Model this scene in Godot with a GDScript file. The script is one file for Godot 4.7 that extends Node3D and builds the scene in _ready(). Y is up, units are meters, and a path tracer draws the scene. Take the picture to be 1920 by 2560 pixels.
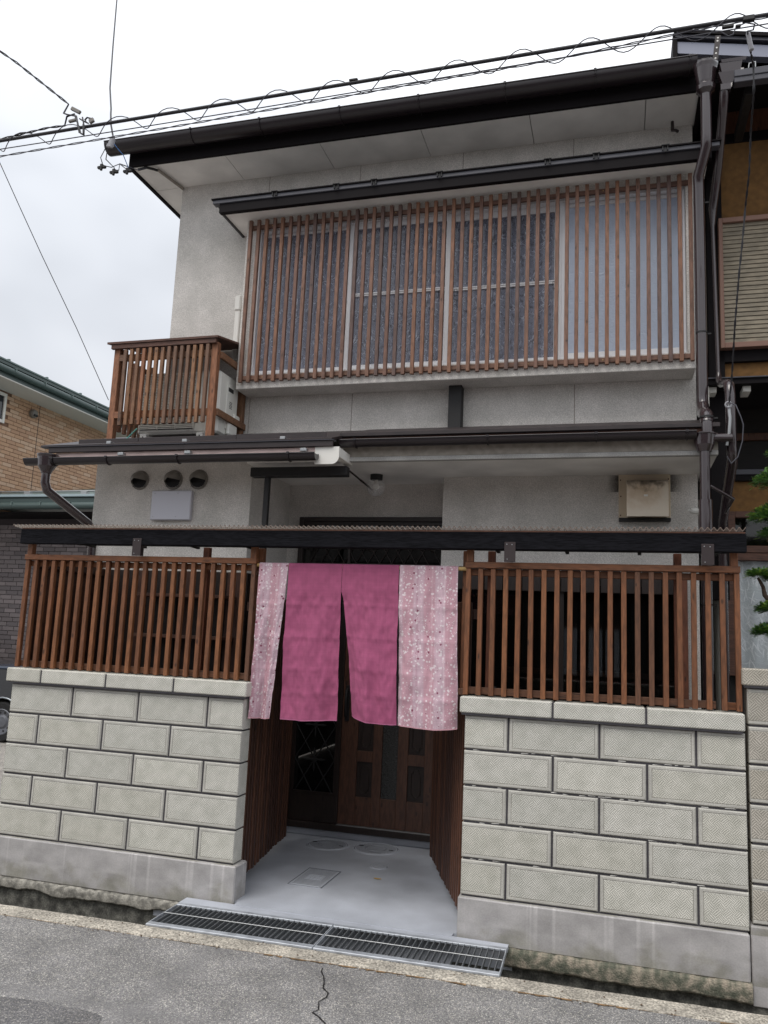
extends Node3D

# ---------------------------------------------------------------- mesh builder
class MB:
	var v := PackedVector3Array()
	var n := PackedVector3Array()
	var uv := PackedVector2Array()
	var xf := Transform3D.IDENTITY

	func vert(p: Vector3, nn: Vector3, t: Vector2) -> void:
		v.append(xf * p)
		n.append((xf.basis * nn).normalized())
		uv.append(t)

	func tri(a: Vector3, b: Vector3, c: Vector3, na: Vector3, nb: Vector3, nc: Vector3, ta := Vector2(), tb := Vector2(), tc := Vector2()) -> void:
		var g := (b - a).cross(c - a)
		if g.dot(na + nb + nc) > 0.0:
			vert(a, na, ta); vert(c, nc, tc); vert(b, nb, tb)
		else:
			vert(a, na, ta); vert(b, nb, tb); vert(c, nc, tc)

	func uvof(p: Vector3, nn: Vector3) -> Vector2:
		var q := nn.abs()
		if q.z >= q.x and q.z >= q.y:
			return Vector2(p.x, -p.y)
		if q.x >= q.y:
			return Vector2(p.z, -p.y)
		return Vector2(p.x, p.z)

	func quad(a: Vector3, b: Vector3, c: Vector3, d: Vector3, nn: Vector3) -> void:
		tri(a, b, c, nn, nn, nn, uvof(a, nn), uvof(b, nn), uvof(c, nn))
		tri(a, c, d, nn, nn, nn, uvof(a, nn), uvof(c, nn), uvof(d, nn))

	# four corners, outward side away from `inside`
	func face(a: Vector3, b: Vector3, c: Vector3, d: Vector3, inside: Vector3) -> void:
		var nn := (b - a).cross(c - a)
		if nn.length() < 1e-12:
			nn = (c - a).cross(d - a)
		nn = nn.normalized()
		if nn.dot((a + b + c + d) / 4.0 - inside) < 0.0:
			nn = -nn
		quad(a, b, c, d, nn)

	func box(c: Vector3, s: Vector3, bev := 0.0) -> void:
		var h := s / 2.0
		var b: float = minf(bev, minf(h.x, minf(h.y, h.z)) * 0.9)
		for a in 3:
			var a1 := (a + 1) % 3
			var a2 := (a + 2) % 3
			for sg in [-1.0, 1.0]:
				var nn := Vector3()
				nn[a] = sg
				var q := []
				for k in [[-1.0, -1.0], [1.0, -1.0], [1.0, 1.0], [-1.0, 1.0]]:
					var p := Vector3()
					p[a] = sg * h[a]
					p[a1] = k[0] * (h[a1] - b)
					p[a2] = k[1] * (h[a2] - b)
					q.append(c + p)
				quad(q[0], q[1], q[2], q[3], nn)
		if b <= 0.0:
			return
		for a in 3:
			var a1 := (a + 1) % 3
			var a2 := (a + 2) % 3
			for s1 in [-1.0, 1.0]:
				for s2 in [-1.0, 1.0]:
					var nn := Vector3()
					nn[a1] = s1
					nn[a2] = s2
					var q := []
					for k in [[-1.0, 0], [1.0, 0], [1.0, 1], [-1.0, 1]]:
						var p := Vector3()
						p[a] = k[0] * (h[a] - b)
						p[a1] = s1 * (h[a1] - (b if k[1] == 1 else 0.0))
						p[a2] = s2 * (h[a2] - (0.0 if k[1] == 1 else b))
						q.append(c + p)
					quad(q[0], q[1], q[2], q[3], nn.normalized())
		for sx in [-1.0, 1.0]:
			for sy in [-1.0, 1.0]:
				for sz in [-1.0, 1.0]:
					var nn := Vector3(sx, sy, sz).normalized()
					var p1 := c + Vector3(sx * h.x, sy * (h.y - b), sz * (h.z - b))
					var p2 := c + Vector3(sx * (h.x - b), sy * h.y, sz * (h.z - b))
					var p3 := c + Vector3(sx * (h.x - b), sy * (h.y - b), sz * h.z)
					tri(p1, p2, p3, nn, nn, nn)

	func b2(x0: float, x1: float, y0: float, y1: float, z0: float, z1: float, bev := 0.0) -> void:
		box(Vector3((x0 + x1) / 2, (y0 + y1) / 2, (z0 + z1) / 2), Vector3(absf(x1 - x0), absf(y1 - y0), absf(z1 - z0)), bev)

	# bar of rectangular section between two points
	func bar(p: Vector3, q: Vector3, w: float, d: float, bev := 0.0, up := Vector3(0, 0, 1)) -> void:
		var y := (q - p).normalized()
		if absf(y.dot(up)) > 0.95:
			up = Vector3(1, 0, 0)
		var x := y.cross(up).normalized()
		var keep := xf
		xf = keep * Transform3D(Basis(x, y, x.cross(y)), (p + q) / 2.0)
		box(Vector3(), Vector3(w, (q - p).length(), d), bev)
		xf = keep

	func tube(pts: Array, r, sides := 8, caps := true) -> void:
		var m := pts.size()
		var rings := []
		var fx := Vector3()
		for i in m:
			var t: Vector3
			if i == 0:
				t = pts[1] - pts[0]
			elif i == m - 1:
				t = pts[m - 1] - pts[m - 2]
			else:
				t = (pts[i + 1] - pts[i]).normalized() + (pts[i] - pts[i - 1]).normalized()
			t = t.normalized()
			if i == 0:
				var h := Vector3(0, 1, 0) if absf(t.y) < 0.9 else Vector3(1, 0, 0)
				fx = h.cross(t).normalized()
			else:
				fx = (fx - t * fx.dot(t)).normalized()
			var fy := t.cross(fx)
			var rr: float = r[i] if r is Array else r
			if i > 0 and i < m - 1:
				var bend: float = (pts[i + 1] - pts[i]).normalized().dot(t)
				rr = rr / maxf(bend, 0.6)
			var ring := []
			for k in sides + 1:
				var a := TAU * k / sides
				var d := fx * cos(a) + fy * sin(a)
				ring.append([pts[i] + d * rr, d])
			rings.append(ring)
		var u := 0.0
		for i in m - 1:
			var u2: float = u + (pts[i + 1] - pts[i]).length()
			for k in sides:
				var A = rings[i][k]; var B = rings[i][k + 1]; var C = rings[i + 1][k + 1]; var D = rings[i + 1][k]
				var t0 := float(k) / sides
				var t1 := float(k + 1) / sides
				tri(A[0], B[0], C[0], A[1], B[1], C[1], Vector2(t0, u), Vector2(t1, u), Vector2(t1, u2))
				tri(A[0], C[0], D[0], A[1], C[1], D[1], Vector2(t0, u), Vector2(t1, u2), Vector2(t0, u2))
			u = u2
		if caps:
			for e in [0, m - 1]:
				var nn: Vector3 = (pts[0] - pts[1]).normalized() if e == 0 else (pts[m - 1] - pts[m - 2]).normalized()
				for k in sides:
					tri(pts[e], rings[e][k][0], rings[e][k + 1][0], nn, nn, nn)

	# profile of Vector2(radius, height) turned round Y (use xf to place)
	func lathe(prof: Array, sides := 20, a0 := 0.0, a1 := TAU) -> void:
		for i in prof.size() - 1:
			var p: Vector2 = prof[i]
			var q: Vector2 = prof[i + 1]
			var e := q - p
			var nn := Vector2(e.y, -e.x).normalized()
			if nn.length() < 0.5:
				continue
			for k in sides:
				var t0 := a0 + (a1 - a0) * k / sides
				var t1 := a0 + (a1 - a0) * (k + 1) / sides
				var c0 := Vector3(cos(t0), 0, sin(t0))
				var c1 := Vector3(cos(t1), 0, sin(t1))
				var n0 := c0 * nn.x + Vector3(0, nn.y, 0)
				var n1 := c1 * nn.x + Vector3(0, nn.y, 0)
				var A := c0 * p.x + Vector3(0, p.y, 0)
				var B := c1 * p.x + Vector3(0, p.y, 0)
				var C := c1 * q.x + Vector3(0, q.y, 0)
				var D := c0 * q.x + Vector3(0, q.y, 0)
				if p.x > 1e-6:
					tri(A, B, C, n0, n1, n1)
				if q.x > 1e-6:
					tri(A, C, D, n0, n1, n0)

	# polygon (x, y) pushed from z0 to z1
	func prism(poly: PackedVector2Array, z0: float, z1: float) -> void:
		var cen := Vector2()
		for p in poly:
			cen += p
		cen /= poly.size()
		var ids := Geometry2D.triangulate_polygon(poly)
		for i in range(0, ids.size(), 3):
			var a := poly[ids[i]]; var b := poly[ids[i + 1]]; var c := poly[ids[i + 2]]
			for e in [[z0, -1.0 if z0 < z1 else 1.0], [z1, 1.0 if z0 < z1 else -1.0]]:
				var nn := Vector3(0, 0, e[1])
				tri(Vector3(a.x, a.y, e[0]), Vector3(b.x, b.y, e[0]), Vector3(c.x, c.y, e[0]), nn, nn, nn, Vector2(a.x, -a.y), Vector2(b.x, -b.y), Vector2(c.x, -c.y))
		var area := 0.0
		for i in poly.size():
			area += poly[i].cross(poly[(i + 1) % poly.size()])
		for i in poly.size():
			var a := poly[i]; var b := poly[(i + 1) % poly.size()]
			var e := b - a
			var nn := Vector3(e.y, -e.x, 0).normalized() * (1.0 if area > 0 else -1.0)
			quad(Vector3(a.x, a.y, z0), Vector3(b.x, b.y, z0), Vector3(b.x, b.y, z1), Vector3(a.x, a.y, z1), nn)

	# a grid of points pts[j][i], smooth; uvs from uvs[j][i]
	func grid(pts: Array, uvs: Array, flip := false) -> void:
		var H := pts.size()
		var W: int = pts[0].size()
		var nor := []
		for j in H:
			var row := []
			for i in W:
				var du: Vector3 = pts[j][mini(i + 1, W - 1)] - pts[j][maxi(i - 1, 0)]
				var dv: Vector3 = pts[mini(j + 1, H - 1)][i] - pts[maxi(j - 1, 0)][i]
				var q := du.cross(dv).normalized()
				row.append(-q if flip else q)
			nor.append(row)
		for j in H - 1:
			for i in W - 1:
				tri(pts[j][i], pts[j][i + 1], pts[j + 1][i + 1], nor[j][i], nor[j][i + 1], nor[j + 1][i + 1], uvs[j][i], uvs[j][i + 1], uvs[j + 1][i + 1])
				tri(pts[j][i], pts[j + 1][i + 1], pts[j + 1][i], nor[j][i], nor[j + 1][i + 1], nor[j + 1][i], uvs[j][i], uvs[j + 1][i + 1], uvs[j + 1][i])

	func mesh(into: ArrayMesh = null, mat: Material = null) -> ArrayMesh:
		var m := into if into else ArrayMesh.new()
		var a := []
		a.resize(Mesh.ARRAY_MAX)
		a[Mesh.ARRAY_VERTEX] = v
		a[Mesh.ARRAY_NORMAL] = n
		a[Mesh.ARRAY_TEX_UV] = uv
		m.add_surface_from_arrays(Mesh.PRIMITIVE_TRIANGLES, a)
		if mat:
			m.surface_set_material(m.get_surface_count() - 1, mat)
		return m

# ---------------------------------------------------------------- scene helpers
var names := {}
var M := {}
var rng := RandomNumberGenerator.new()

func numbered(called: String) -> String:
	var k: int = names.get(called, 0)
	names[called] = k + 1
	return called if k == 0 else "%s_%03d" % [called, k]

func tag(o: Node, label: String, category: String, group := "") -> Node:
	o.set_meta("label", label)
	o.set_meta("category", category)
	if group != "":
		o.set_meta("group", group)
	return o

func thing(called: String, label: String, category: String, at := Vector3(), group := "", turn := 0.0) -> Node3D:
	var o := Node3D.new()
	o.name = numbered(called)
	add_child(o, true)
	o.position = at
	o.rotation.y = turn
	tag(o, label, category, group)
	return o

func wpos(o: Node3D) -> Vector3:
	var p := Vector3()
	var q: Node = o
	while q != self and q is Node3D:
		p += q.position
		q = q.get_parent()
	return p

# mesh authored in world coordinates, or centred on `at`
func part(parent: Node, called: String, m, mat: Material = null, at := Vector3()) -> MeshInstance3D:
	var o := MeshInstance3D.new()
	o.name = called
	o.mesh = m.mesh() if m is MB else m
	if mat:
		o.material_override = mat
	parent.add_child(o, true)
	o.position = at - (wpos(parent) if parent != self else Vector3())
	return o

# mesh in the parent's own axes
func lpart(parent: Node, called: String, m, mat: Material = null, at := Vector3()) -> MeshInstance3D:
	var o := part(parent, called, m, mat)
	o.position = at
	return o

func struct(called: String, m, mat: Material) -> MeshInstance3D:
	var o := part(self, numbered(called), m, mat)
	o.set_meta("kind", "structure")
	return o

func box1(x0: float, x1: float, y0: float, y1: float, z0: float, z1: float, bev := 0.0) -> MB:
	var m := MB.new()
	m.b2(x0, x1, y0, y1, z0, z1, bev)
	return m

func cbox(s: Vector3, bev := 0.0) -> ArrayMesh:
	var m := MB.new()
	m.box(Vector3(), s, bev)
	return m.mesh()

func tube1(pts: Array, r, sides := 8) -> MB:
	var m := MB.new()
	m.tube(pts, r, sides)
	return m

# ---------------------------------------------------------------- textures
func nz(w: int, h: int, freq: float, sd: int, oct := 4, type := FastNoiseLite.TYPE_SIMPLEX_SMOOTH, ret := FastNoiseLite.RETURN_CELL_VALUE) -> PackedByteArray:
	var f := FastNoiseLite.new()
	f.noise_type = type
	f.seed = sd
	f.frequency = freq
	f.fractal_octaves = oct
	f.fractal_type = FastNoiseLite.FRACTAL_FBM if oct > 1 else FastNoiseLite.FRACTAL_NONE
	f.cellular_return_type = ret
	f.cellular_jitter = 1.0
	var im := f.get_seamless_image(w, h, false, false, 0.1)
	im.convert(Image.FORMAT_L8)
	return im.get_data()

func lut(a: float, b: float, lo := 0.0, hi := 1.0, p := 1.0) -> PackedFloat32Array:
	var q := PackedFloat32Array()
	for i in 256:
		var t := clampf((i / 255.0 - lo) / (hi - lo), 0.0, 1.0)
		q.append(lerpf(a, b, pow(t, p)))
	return q

# product of layers; a layer is [bytes, lut] or [bytes, lutR, lutG, lutB]; base in sRGB 0..1
func layered(w: int, h: int, base: Color, layers: Array) -> ImageTexture:
	var out := PackedByteArray()
	out.resize(w * h * 3)
	var nl := layers.size()
	var o := 0
	for i in w * h:
		var r := base.r * 255.0
		var g := base.g * 255.0
		var b := base.b * 255.0
		for l in nl:
			var L: Array = layers[l]
			var k: int = L[0][i]
			if L.size() == 2:
				var f: float = L[1][k]
				r *= f; g *= f; b *= f
			else:
				r *= L[1][k]; g *= L[2][k]; b *= L[3][k]
		out[o] = clampi(int(r), 0, 255)
		out[o + 1] = clampi(int(g), 0, 255)
		out[o + 2] = clampi(int(b), 0, 255)
		o += 3
	return ImageTexture.create_from_image(Image.create_from_data(w, h, false, Image.FORMAT_RGB8, out))

func gray(w: int, h: int, d: PackedByteArray) -> ImageTexture:
	return ImageTexture.create_from_image(Image.create_from_data(w, h, false, Image.FORMAT_L8, d))

func mat(c: Color, rough := 0.8, metal := 0.0) -> StandardMaterial3D:
	var m := StandardMaterial3D.new()
	m.albedo_color = c
	m.roughness = rough
	m.metallic = metal
	return m

func rgb(r: float, g: float, b: float) -> Color:
	return Color(r / 255.0, g / 255.0, b / 255.0)

func tri_mat(t: Texture2D, scale: Vector3, rough := 0.85, tint := Color.WHITE, off := Vector3()) -> StandardMaterial3D:
	var m := mat(tint, rough)
	m.albedo_texture = t
	m.uv1_triplanar = true
	m.uv1_world_triplanar = true
	m.uv1_scale = scale
	m.uv1_offset = off
	m.uv1_triplanar_sharpness = 8.0
	return m

func relief(m: StandardMaterial3D, t: Texture2D, cm: float) -> StandardMaterial3D:
	m.heightmap_enabled = true
	m.heightmap_texture = t
	m.heightmap_scale = cm
	return m

func paint_leaves(im: Image, n: int, lmin: float, lmax: float, wide: float, cols: Array) -> void:
	var w := im.get_width()
	var h := im.get_height()
	for k in n:
		var p := Vector2(rng.randf_range(0, w), rng.randf_range(0, h))
		var a := rng.randf_range(0.4, 2.7)
		var l := rng.randf_range(lmin, lmax)
		var bend := rng.randf_range(-0.8, 0.8)
		var c: Color = cols[rng.randi() % cols.size()]
		for s in int(l):
			var q := p + Vector2.from_angle(a + bend * s / l) * s
			var wd := int(wide * sin(PI * s / l)) + 1
			for dx in range(-wd, wd + 1):
				im.set_pixel(posmod(int(q.x) + dx, w), posmod(int(q.y), h), c)

func build_materials() -> void:
	# stucco
	var s1 := nz(1024, 1024, 0.16, 3, 3)
	var s2 := nz(1024, 1024, 0.006, 5, 4)
	var s3 := nz(1024, 1024, 0.05, 8, 2)
	var st := layered(1024, 1024, Color(0.825, 0.812, 0.797), [[s1, lut(0.88, 1.05, 0.2, 0.8)], [s2, lut(0.93, 1.05), lut(0.93, 1.045), lut(0.92, 1.04)], [s3, lut(0.96, 1.03)]])
	M.stucco = relief(tri_mat(st, Vector3.ONE * 0.5, 0.95), gray(1024, 1024, s1), 0.15)
	M.stucco_bay = relief(tri_mat(st, Vector3.ONE * 0.5, 0.95, Color(1.06, 1.06, 1.06)), gray(1024, 1024, s1), 0.12)
	M.soffit = tri_mat(layered(512, 512, Color(0.94, 0.93, 0.915), [[nz(512, 512, 0.008, 11, 5), lut(0.9, 1.04)]]), Vector3.ONE * 0.4, 0.8)
	# wood: isotropic noise drawn long along the grain by the mapping
	var w1 := nz(512, 512, 0.045, 21, 5)
	var w2 := nz(512, 512, 0.012, 22, 3)
	var w3 := nz(512, 512, 0.2, 23, 2)
	var kn := PackedByteArray()
	kn.resize(512 * 512)
	kn.fill(255)
	rng.seed = 77
	for k in 26:
		var cx := rng.randi_range(16, 495)
		var cy := rng.randi_range(8, 503)
		var rx := rng.randf_range(5, 11)
		var ry := rng.randf_range(2.0, 4.5)
		for dy in range(-7, 8):
			for dx in range(-16, 17):
				var q := Vector2(dx / rx, dy / ry).length()
				if q < 1.4:
					var id := (cy + dy) * 512 + cx + dx
					kn[id] = mini(kn[id], int(255 * clampf(0.25 + 0.75 * smoothstep(0.45, 1.4, q), 0, 1)))
	var grain := layered(512, 512, Color(1, 1, 1), [[w1, lut(0.82, 1.08, 0.15, 0.85)], [w2, lut(0.86, 1.08)], [w3, lut(0.94, 1.03)], [kn, lut(0.5, 1.0)]])
	var wood_set := {
		"lat": [rgb(128, 94, 77), rgb(120, 88, 74), rgb(102, 80, 73), rgb(134, 95, 73)],
		"fen": [rgb(127, 80, 50), rgb(119, 75, 47), rgb(102, 68, 48), rgb(133, 85, 52)],
		"acs": [rgb(144, 104, 74), rgb(134, 97, 71), rgb(118, 88, 69), rgb(148, 99, 70)],
	}
	for k in wood_set:
		M[k + "_v"] = []
		M[k + "_h"] = []
		for i in 4:
			M[k + "_v"].append(tri_mat(grain, Vector3(2.1, 0.42, 2.1), 0.62, wood_set[k][i], Vector3(0.21 * i, 0.37 * i, 0.1 * i)))
			M[k + "_h"].append(tri_mat(grain, Vector3(0.42, 2.1, 2.1), 0.62, wood_set[k][i], Vector3(0.3 * i, 0.17 * i, 0)))
	M.post_red = tri_mat(grain, Vector3(2.1, 0.42, 2.1), 0.6, rgb(112, 66, 46))
	M.gate = tri_mat(grain, Vector3(2.4, 0.4, 2.4), 0.55, rgb(94, 60, 43))
	M.gate2 = tri_mat(grain, Vector3(2.4, 0.4, 2.4), 0.55, rgb(72, 45, 34), Vector3(0.3, 0.2, 0))
	M.beam = relief(tri_mat(layered(512, 512, Color(1, 1, 1), [[w1, lut(0.7, 1.15, 0.15, 0.85)], [w2, lut(0.8, 1.12)]]), Vector3(0.5, 5.0, 5.0), 0.9, rgb(29, 29, 33)), gray(512, 512, w1), 0.1)
	M.beam.metallic_specular = 0.2
	M.dark_wood = tri_mat(grain, Vector3(0.5, 2, 2), 0.7, rgb(30, 26, 25))
	M.brown_board = tri_mat(grain, Vector3(0.5, 3, 2), 0.65, rgb(92, 62, 50))
	M.rust_board = tri_mat(grain, Vector3(0.5, 4, 3), 0.8, rgb(104, 72, 58))
	M.door = tri_mat(grain, Vector3(2, 0.4, 2), 0.4, rgb(86, 58, 45))
	M.door_dark = tri_mat(grain, Vector3(2, 0.4, 2), 0.45, rgb(40, 29, 25))
	# dressed stone blocks: diagonal basket weave of chisel strokes
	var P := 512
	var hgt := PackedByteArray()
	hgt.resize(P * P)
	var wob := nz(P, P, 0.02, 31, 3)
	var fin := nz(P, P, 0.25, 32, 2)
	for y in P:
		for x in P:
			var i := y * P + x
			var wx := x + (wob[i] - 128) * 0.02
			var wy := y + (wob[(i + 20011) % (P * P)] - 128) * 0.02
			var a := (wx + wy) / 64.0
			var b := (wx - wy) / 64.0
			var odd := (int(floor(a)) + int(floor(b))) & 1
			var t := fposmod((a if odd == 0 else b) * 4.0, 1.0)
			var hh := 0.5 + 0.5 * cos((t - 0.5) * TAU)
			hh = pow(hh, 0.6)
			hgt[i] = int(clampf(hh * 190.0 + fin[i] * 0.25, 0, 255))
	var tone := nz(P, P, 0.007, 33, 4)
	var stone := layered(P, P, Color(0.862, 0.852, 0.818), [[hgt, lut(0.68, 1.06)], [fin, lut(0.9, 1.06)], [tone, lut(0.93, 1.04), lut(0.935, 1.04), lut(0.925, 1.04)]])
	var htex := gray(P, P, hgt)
	M.block = []
	M.cap = []
	M.nblock = []
	var tints := [Color(1, 1, 1), Color(0.97, 0.972, 0.972), Color(1.02, 1.02, 1.015), Color(0.982, 0.98, 0.97)]
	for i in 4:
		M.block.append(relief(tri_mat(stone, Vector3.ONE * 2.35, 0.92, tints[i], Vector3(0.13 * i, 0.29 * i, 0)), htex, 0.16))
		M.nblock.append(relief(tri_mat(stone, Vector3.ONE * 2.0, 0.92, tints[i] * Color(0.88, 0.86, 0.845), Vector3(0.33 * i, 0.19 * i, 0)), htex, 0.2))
	var c1 := nz(1024, 1024, 0.004, 41, 5)
	var c2 := nz(1024, 1024, 0.12, 42, 3)
	var ctx := layered(1024, 1024, Color(0.79, 0.785, 0.765), [[c1, lut(0.9, 1.05)], [c2, lut(0.86, 1.08)]])
	M.margin = tri_mat(ctx, Vector3.ONE, 0.92, Color(0.95, 0.945, 0.93))
	M.mortar = tri_mat(ctx, Vector3.ONE * 2.0, 0.95, rgb(92, 90, 98))
	M.concrete = tri_mat(ctx, Vector3.ONE * 0.7, 0.9, Color(0.84, 0.84, 0.85))
	# poured base: streaks that run down, dirt along the foot
	var BW := 1024
	var BH := 128
	var bd := PackedByteArray()
	bd.resize(BW * BH * 3)
	var b1 := nz(BW, BH, 0.012, 51, 4)
	var b2 := nz(BW, BH, 0.2, 52, 2)
	var b3 := nz(BW, BH, 0.03, 53, 3)
	for y in BH:
		for x in BW:
			var i := y * BW + x
			var streak: float = b3[x + BW * 3] / 255.0
			var v := float(y) / BH
			var f: float = 0.86 + 0.18 * b1[i] / 255.0
			f *= 0.95 + 0.1 * b2[i] / 255.0
			f *= 1.0 + 0.12 * smoothstep(0.62, 0.8, streak) * (1.0 - v * 0.6)
			var dirt := smoothstep(0.45, 1.25, v + (b1[(i + 40 * BW + 311) % (BW * BH)] / 255.0 - 0.5) * 0.9)
			f *= 1.0 - 0.17 * dirt
			bd[i * 3] = clampi(int(178 * f), 0, 255)
			bd[i * 3 + 1] = clampi(int(175 * f), 0, 255)
			bd[i * 3 + 2] = clampi(int((174 - 10 * dirt) * f), 0, 255)
	M.base = mat(Color.WHITE, 0.9)
	M.base.albedo_texture = ImageTexture.create_from_image(Image.create_from_data(BW, BH, false, Image.FORMAT_RGB8, bd))
	M.base.uv1_scale = Vector3(0.4, 4.1, 1)
	M.base.uv1_offset = Vector3(0.1, 0.83, 0)
	var ms1 := nz(512, 512, 0.02, 61, 5)
	var ms2 := nz(512, 512, 0.12, 62, 3)
	M.moss = relief(tri_mat(layered(512, 512, Color(0.54, 0.505, 0.455), [[ms1, lut(0.66, 1.12, 0.25, 0.75), lut(0.72, 1.12, 0.25, 0.75), lut(0.69, 1.11, 0.25, 0.75)], [ms2, lut(0.8, 1.12)]]), Vector3.ONE * 1.3, 0.97), gray(512, 512, ms2), 0.25)
	M.foot_pale = relief(tri_mat(layered(512, 512, Color(0.60, 0.585, 0.55), [[ms1, lut(0.72, 1.08, 0.2, 0.7)], [ms2, lut(0.84, 1.1)]]), Vector3.ONE * 1.3, 0.97), gray(512, 512, ms2), 0.15)
	M.moss_dark = tri_mat(layered(512, 512, Color(0.40, 0.395, 0.37), [[ms1, lut(0.5, 1.3)], [ms2, lut(0.7, 1.2)]]), Vector3.ONE * 1.1, 0.97)
	# asphalt with exposed stones
	var A := 2048
	var a1 := nz(A, A, 0.26, 71, 1, FastNoiseLite.TYPE_CELLULAR)
	var a2 := nz(A, A, 0.33, 72, 1, FastNoiseLite.TYPE_CELLULAR)
	var a3 := nz(A, A, 0.0035, 73, 4)
	var as_t := layered(A, A, Color(0.522, 0.517, 0.512), [[a1, lut(0.9, 1.42, 0.25, 1.0, 3.0), lut(0.9, 1.40, 0.25, 1.0, 3.0), lut(0.91, 1.34, 0.25, 1.0, 3.0)], [a2, lut(0.76, 1.18)], [a3, lut(0.88, 1.09)]])
	M.asphalt = relief(tri_mat(as_t, Vector3.ONE / 2.6, 0.93), gray(A, A, a2), 0.16)
	M.asphalt_dark = relief(tri_mat(as_t, Vector3.ONE / 2.6, 0.9, Color(0.84, 0.84, 0.85), Vector3(0.3, 0.2, 0.4)), gray(A, A, a2), 0.15)
	M.ground = tri_mat(as_t, Vector3.ONE / 3.1, 0.95, Color(1.15, 1.13, 1.1))
	var k1 := nz(1024, 1024, 0.22, 81, 1, FastNoiseLite.TYPE_CELLULAR)
	var k2 := nz(1024, 1024, 0.006, 82, 4)
	M.kerb = relief(tri_mat(layered(1024, 1024, Color(0.655, 0.63, 0.585), [[k1, lut(0.76, 1.22)], [k2, lut(0.82, 1.12)]]), Vector3.ONE / 1.7, 0.93), gray(1024, 1024, k1), 0.2)
	M.rust_sand = tri_mat(layered(256, 256, Color(0.54, 0.43, 0.30), [[nz(256, 256, 0.06, 85, 4), lut(0.5, 1.3)]]), Vector3.ONE * 1.5, 0.95)
	M.stain_brown = tri_mat(layered(256, 256, Color(0.42, 0.32, 0.26), [[nz(256, 256, 0.06, 86, 4), lut(0.6, 1.3)]]), Vector3.ONE * 1.5, 0.95)
	var f1 := nz(1024, 1024, 0.004, 91, 5)
	M.floor = tri_mat(layered(1024, 1024, Color(0.71, 0.726, 0.76), [[f1, lut(0.9, 1.06)], [nz(1024, 1024, 0.2, 92, 2), lut(0.96, 1.03)]]), Vector3.ONE * 0.5, 0.5)
	# painted metal, plastic, glass
	M.brown = mat(rgb(50, 39, 42), 0.25)
	M.brown.clearcoat_enabled = true
	M.brown.clearcoat = 0.8
	M.brown.clearcoat_roughness = 0.08
	M.brown_dull = tri_mat(layered(256, 256, Color(1, 1, 1), [[nz(256, 256, 0.03, 101, 4), lut(0.75, 1.2)]]), Vector3(0.8, 3, 3), 0.5, rgb(46, 37, 38))
	M.gutter = mat(rgb(38, 32, 35), 0.3)
	M.gutter.metallic_specular = 0.5
	M.fascia = mat(rgb(24, 21, 23), 0.7)
	M.fascia.metallic_specular = 0.25
	M.awn_light = tri_mat(layered(256, 256, Color(1, 1, 1), [[nz(256, 256, 0.03, 102, 4), lut(0.8, 1.2)]]), Vector3(0.6, 2, 2), 0.45, rgb(66, 66, 74))
	M.plate = mat(rgb(46, 36, 37), 0.6)
	M.pink_board = tri_mat(layered(256, 256, Color(1, 1, 1), [[nz(256, 256, 0.02, 103, 4), lut(0.85, 1.08)]]), Vector3(0.7, 2, 2), 0.7, rgb(214, 190, 184))
	M.beige_board = tri_mat(layered(256, 256, Color(1, 1, 1), [[nz(256, 256, 0.05, 104, 4), lut(0.85, 1.06)]]), Vector3(1, 1, 1), 0.8, rgb(150, 143, 134))
	M.white = mat(rgb(224, 222, 216), 0.5)
	M.ac = mat(rgb(222, 221, 214), 0.45)
	M.ac_dark = mat(rgb(40, 40, 40), 0.7)
	M.alu = mat(rgb(246, 247, 250), 0.3)
	M.steel = mat(rgb(165, 167, 168), 0.4, 0.7)
	M.grate = tri_mat(layered(256, 256, Color(1, 1, 1), [[nz(256, 256, 0.04, 105, 4), lut(0.82, 1.08)]]), Vector3.ONE, 0.42, rgb(172, 177, 184))
	M.grate.metallic = 0.25
	M.grate_bar = mat(rgb(104, 107, 110), 0.55, 0.2)  # bars darker than the frame: ditch shade and grime put into the colour
	M.gap = mat(rgb(84, 88, 94), 0.8)
	M.black = mat(rgb(26, 25, 26), 0.6)
	M.cable = mat(rgb(34, 33, 38), 0.5)
	M.wire = mat(rgb(62, 62, 70), 0.6)
	M.wire_blue = mat(rgb(60, 110, 170), 0.5)
	M.insul = mat(rgb(150, 150, 155), 0.5)
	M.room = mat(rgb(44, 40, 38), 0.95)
	var pc := mat(Color(0.75, 0.72, 0.68, 0.45), 0.35)
	pc.transparency = BaseMaterial3D.TRANSPARENCY_ALPHA
	M.polycarb = pc
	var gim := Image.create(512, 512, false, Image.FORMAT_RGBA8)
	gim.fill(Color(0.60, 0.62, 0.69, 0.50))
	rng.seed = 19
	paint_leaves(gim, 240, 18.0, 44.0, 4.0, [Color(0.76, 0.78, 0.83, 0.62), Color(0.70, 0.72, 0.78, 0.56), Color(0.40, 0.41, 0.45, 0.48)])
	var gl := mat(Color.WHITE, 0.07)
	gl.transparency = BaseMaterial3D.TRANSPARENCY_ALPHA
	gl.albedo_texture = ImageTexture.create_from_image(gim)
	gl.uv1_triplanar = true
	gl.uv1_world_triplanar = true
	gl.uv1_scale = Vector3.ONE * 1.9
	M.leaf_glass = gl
	var fr := mat(Color(0.80, 0.85, 0.93, 0.95), 0.12)
	fr.transparency = BaseMaterial3D.TRANSPARENCY_ALPHA
	M.frost = relief(fr, gray(512, 512, nz(512, 512, 0.05, 113, 3)), 0.3)
	fr.uv1_triplanar = true
	fr.uv1_world_triplanar = true
	fr.uv1_scale = Vector3.ONE * 2.0
	var dg := mat(Color(0.03, 0.03, 0.03, 0.55), 0.03)
	dg.transparency = BaseMaterial3D.TRANSPARENCY_ALPHA
	M.dark_glass = dg
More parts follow.
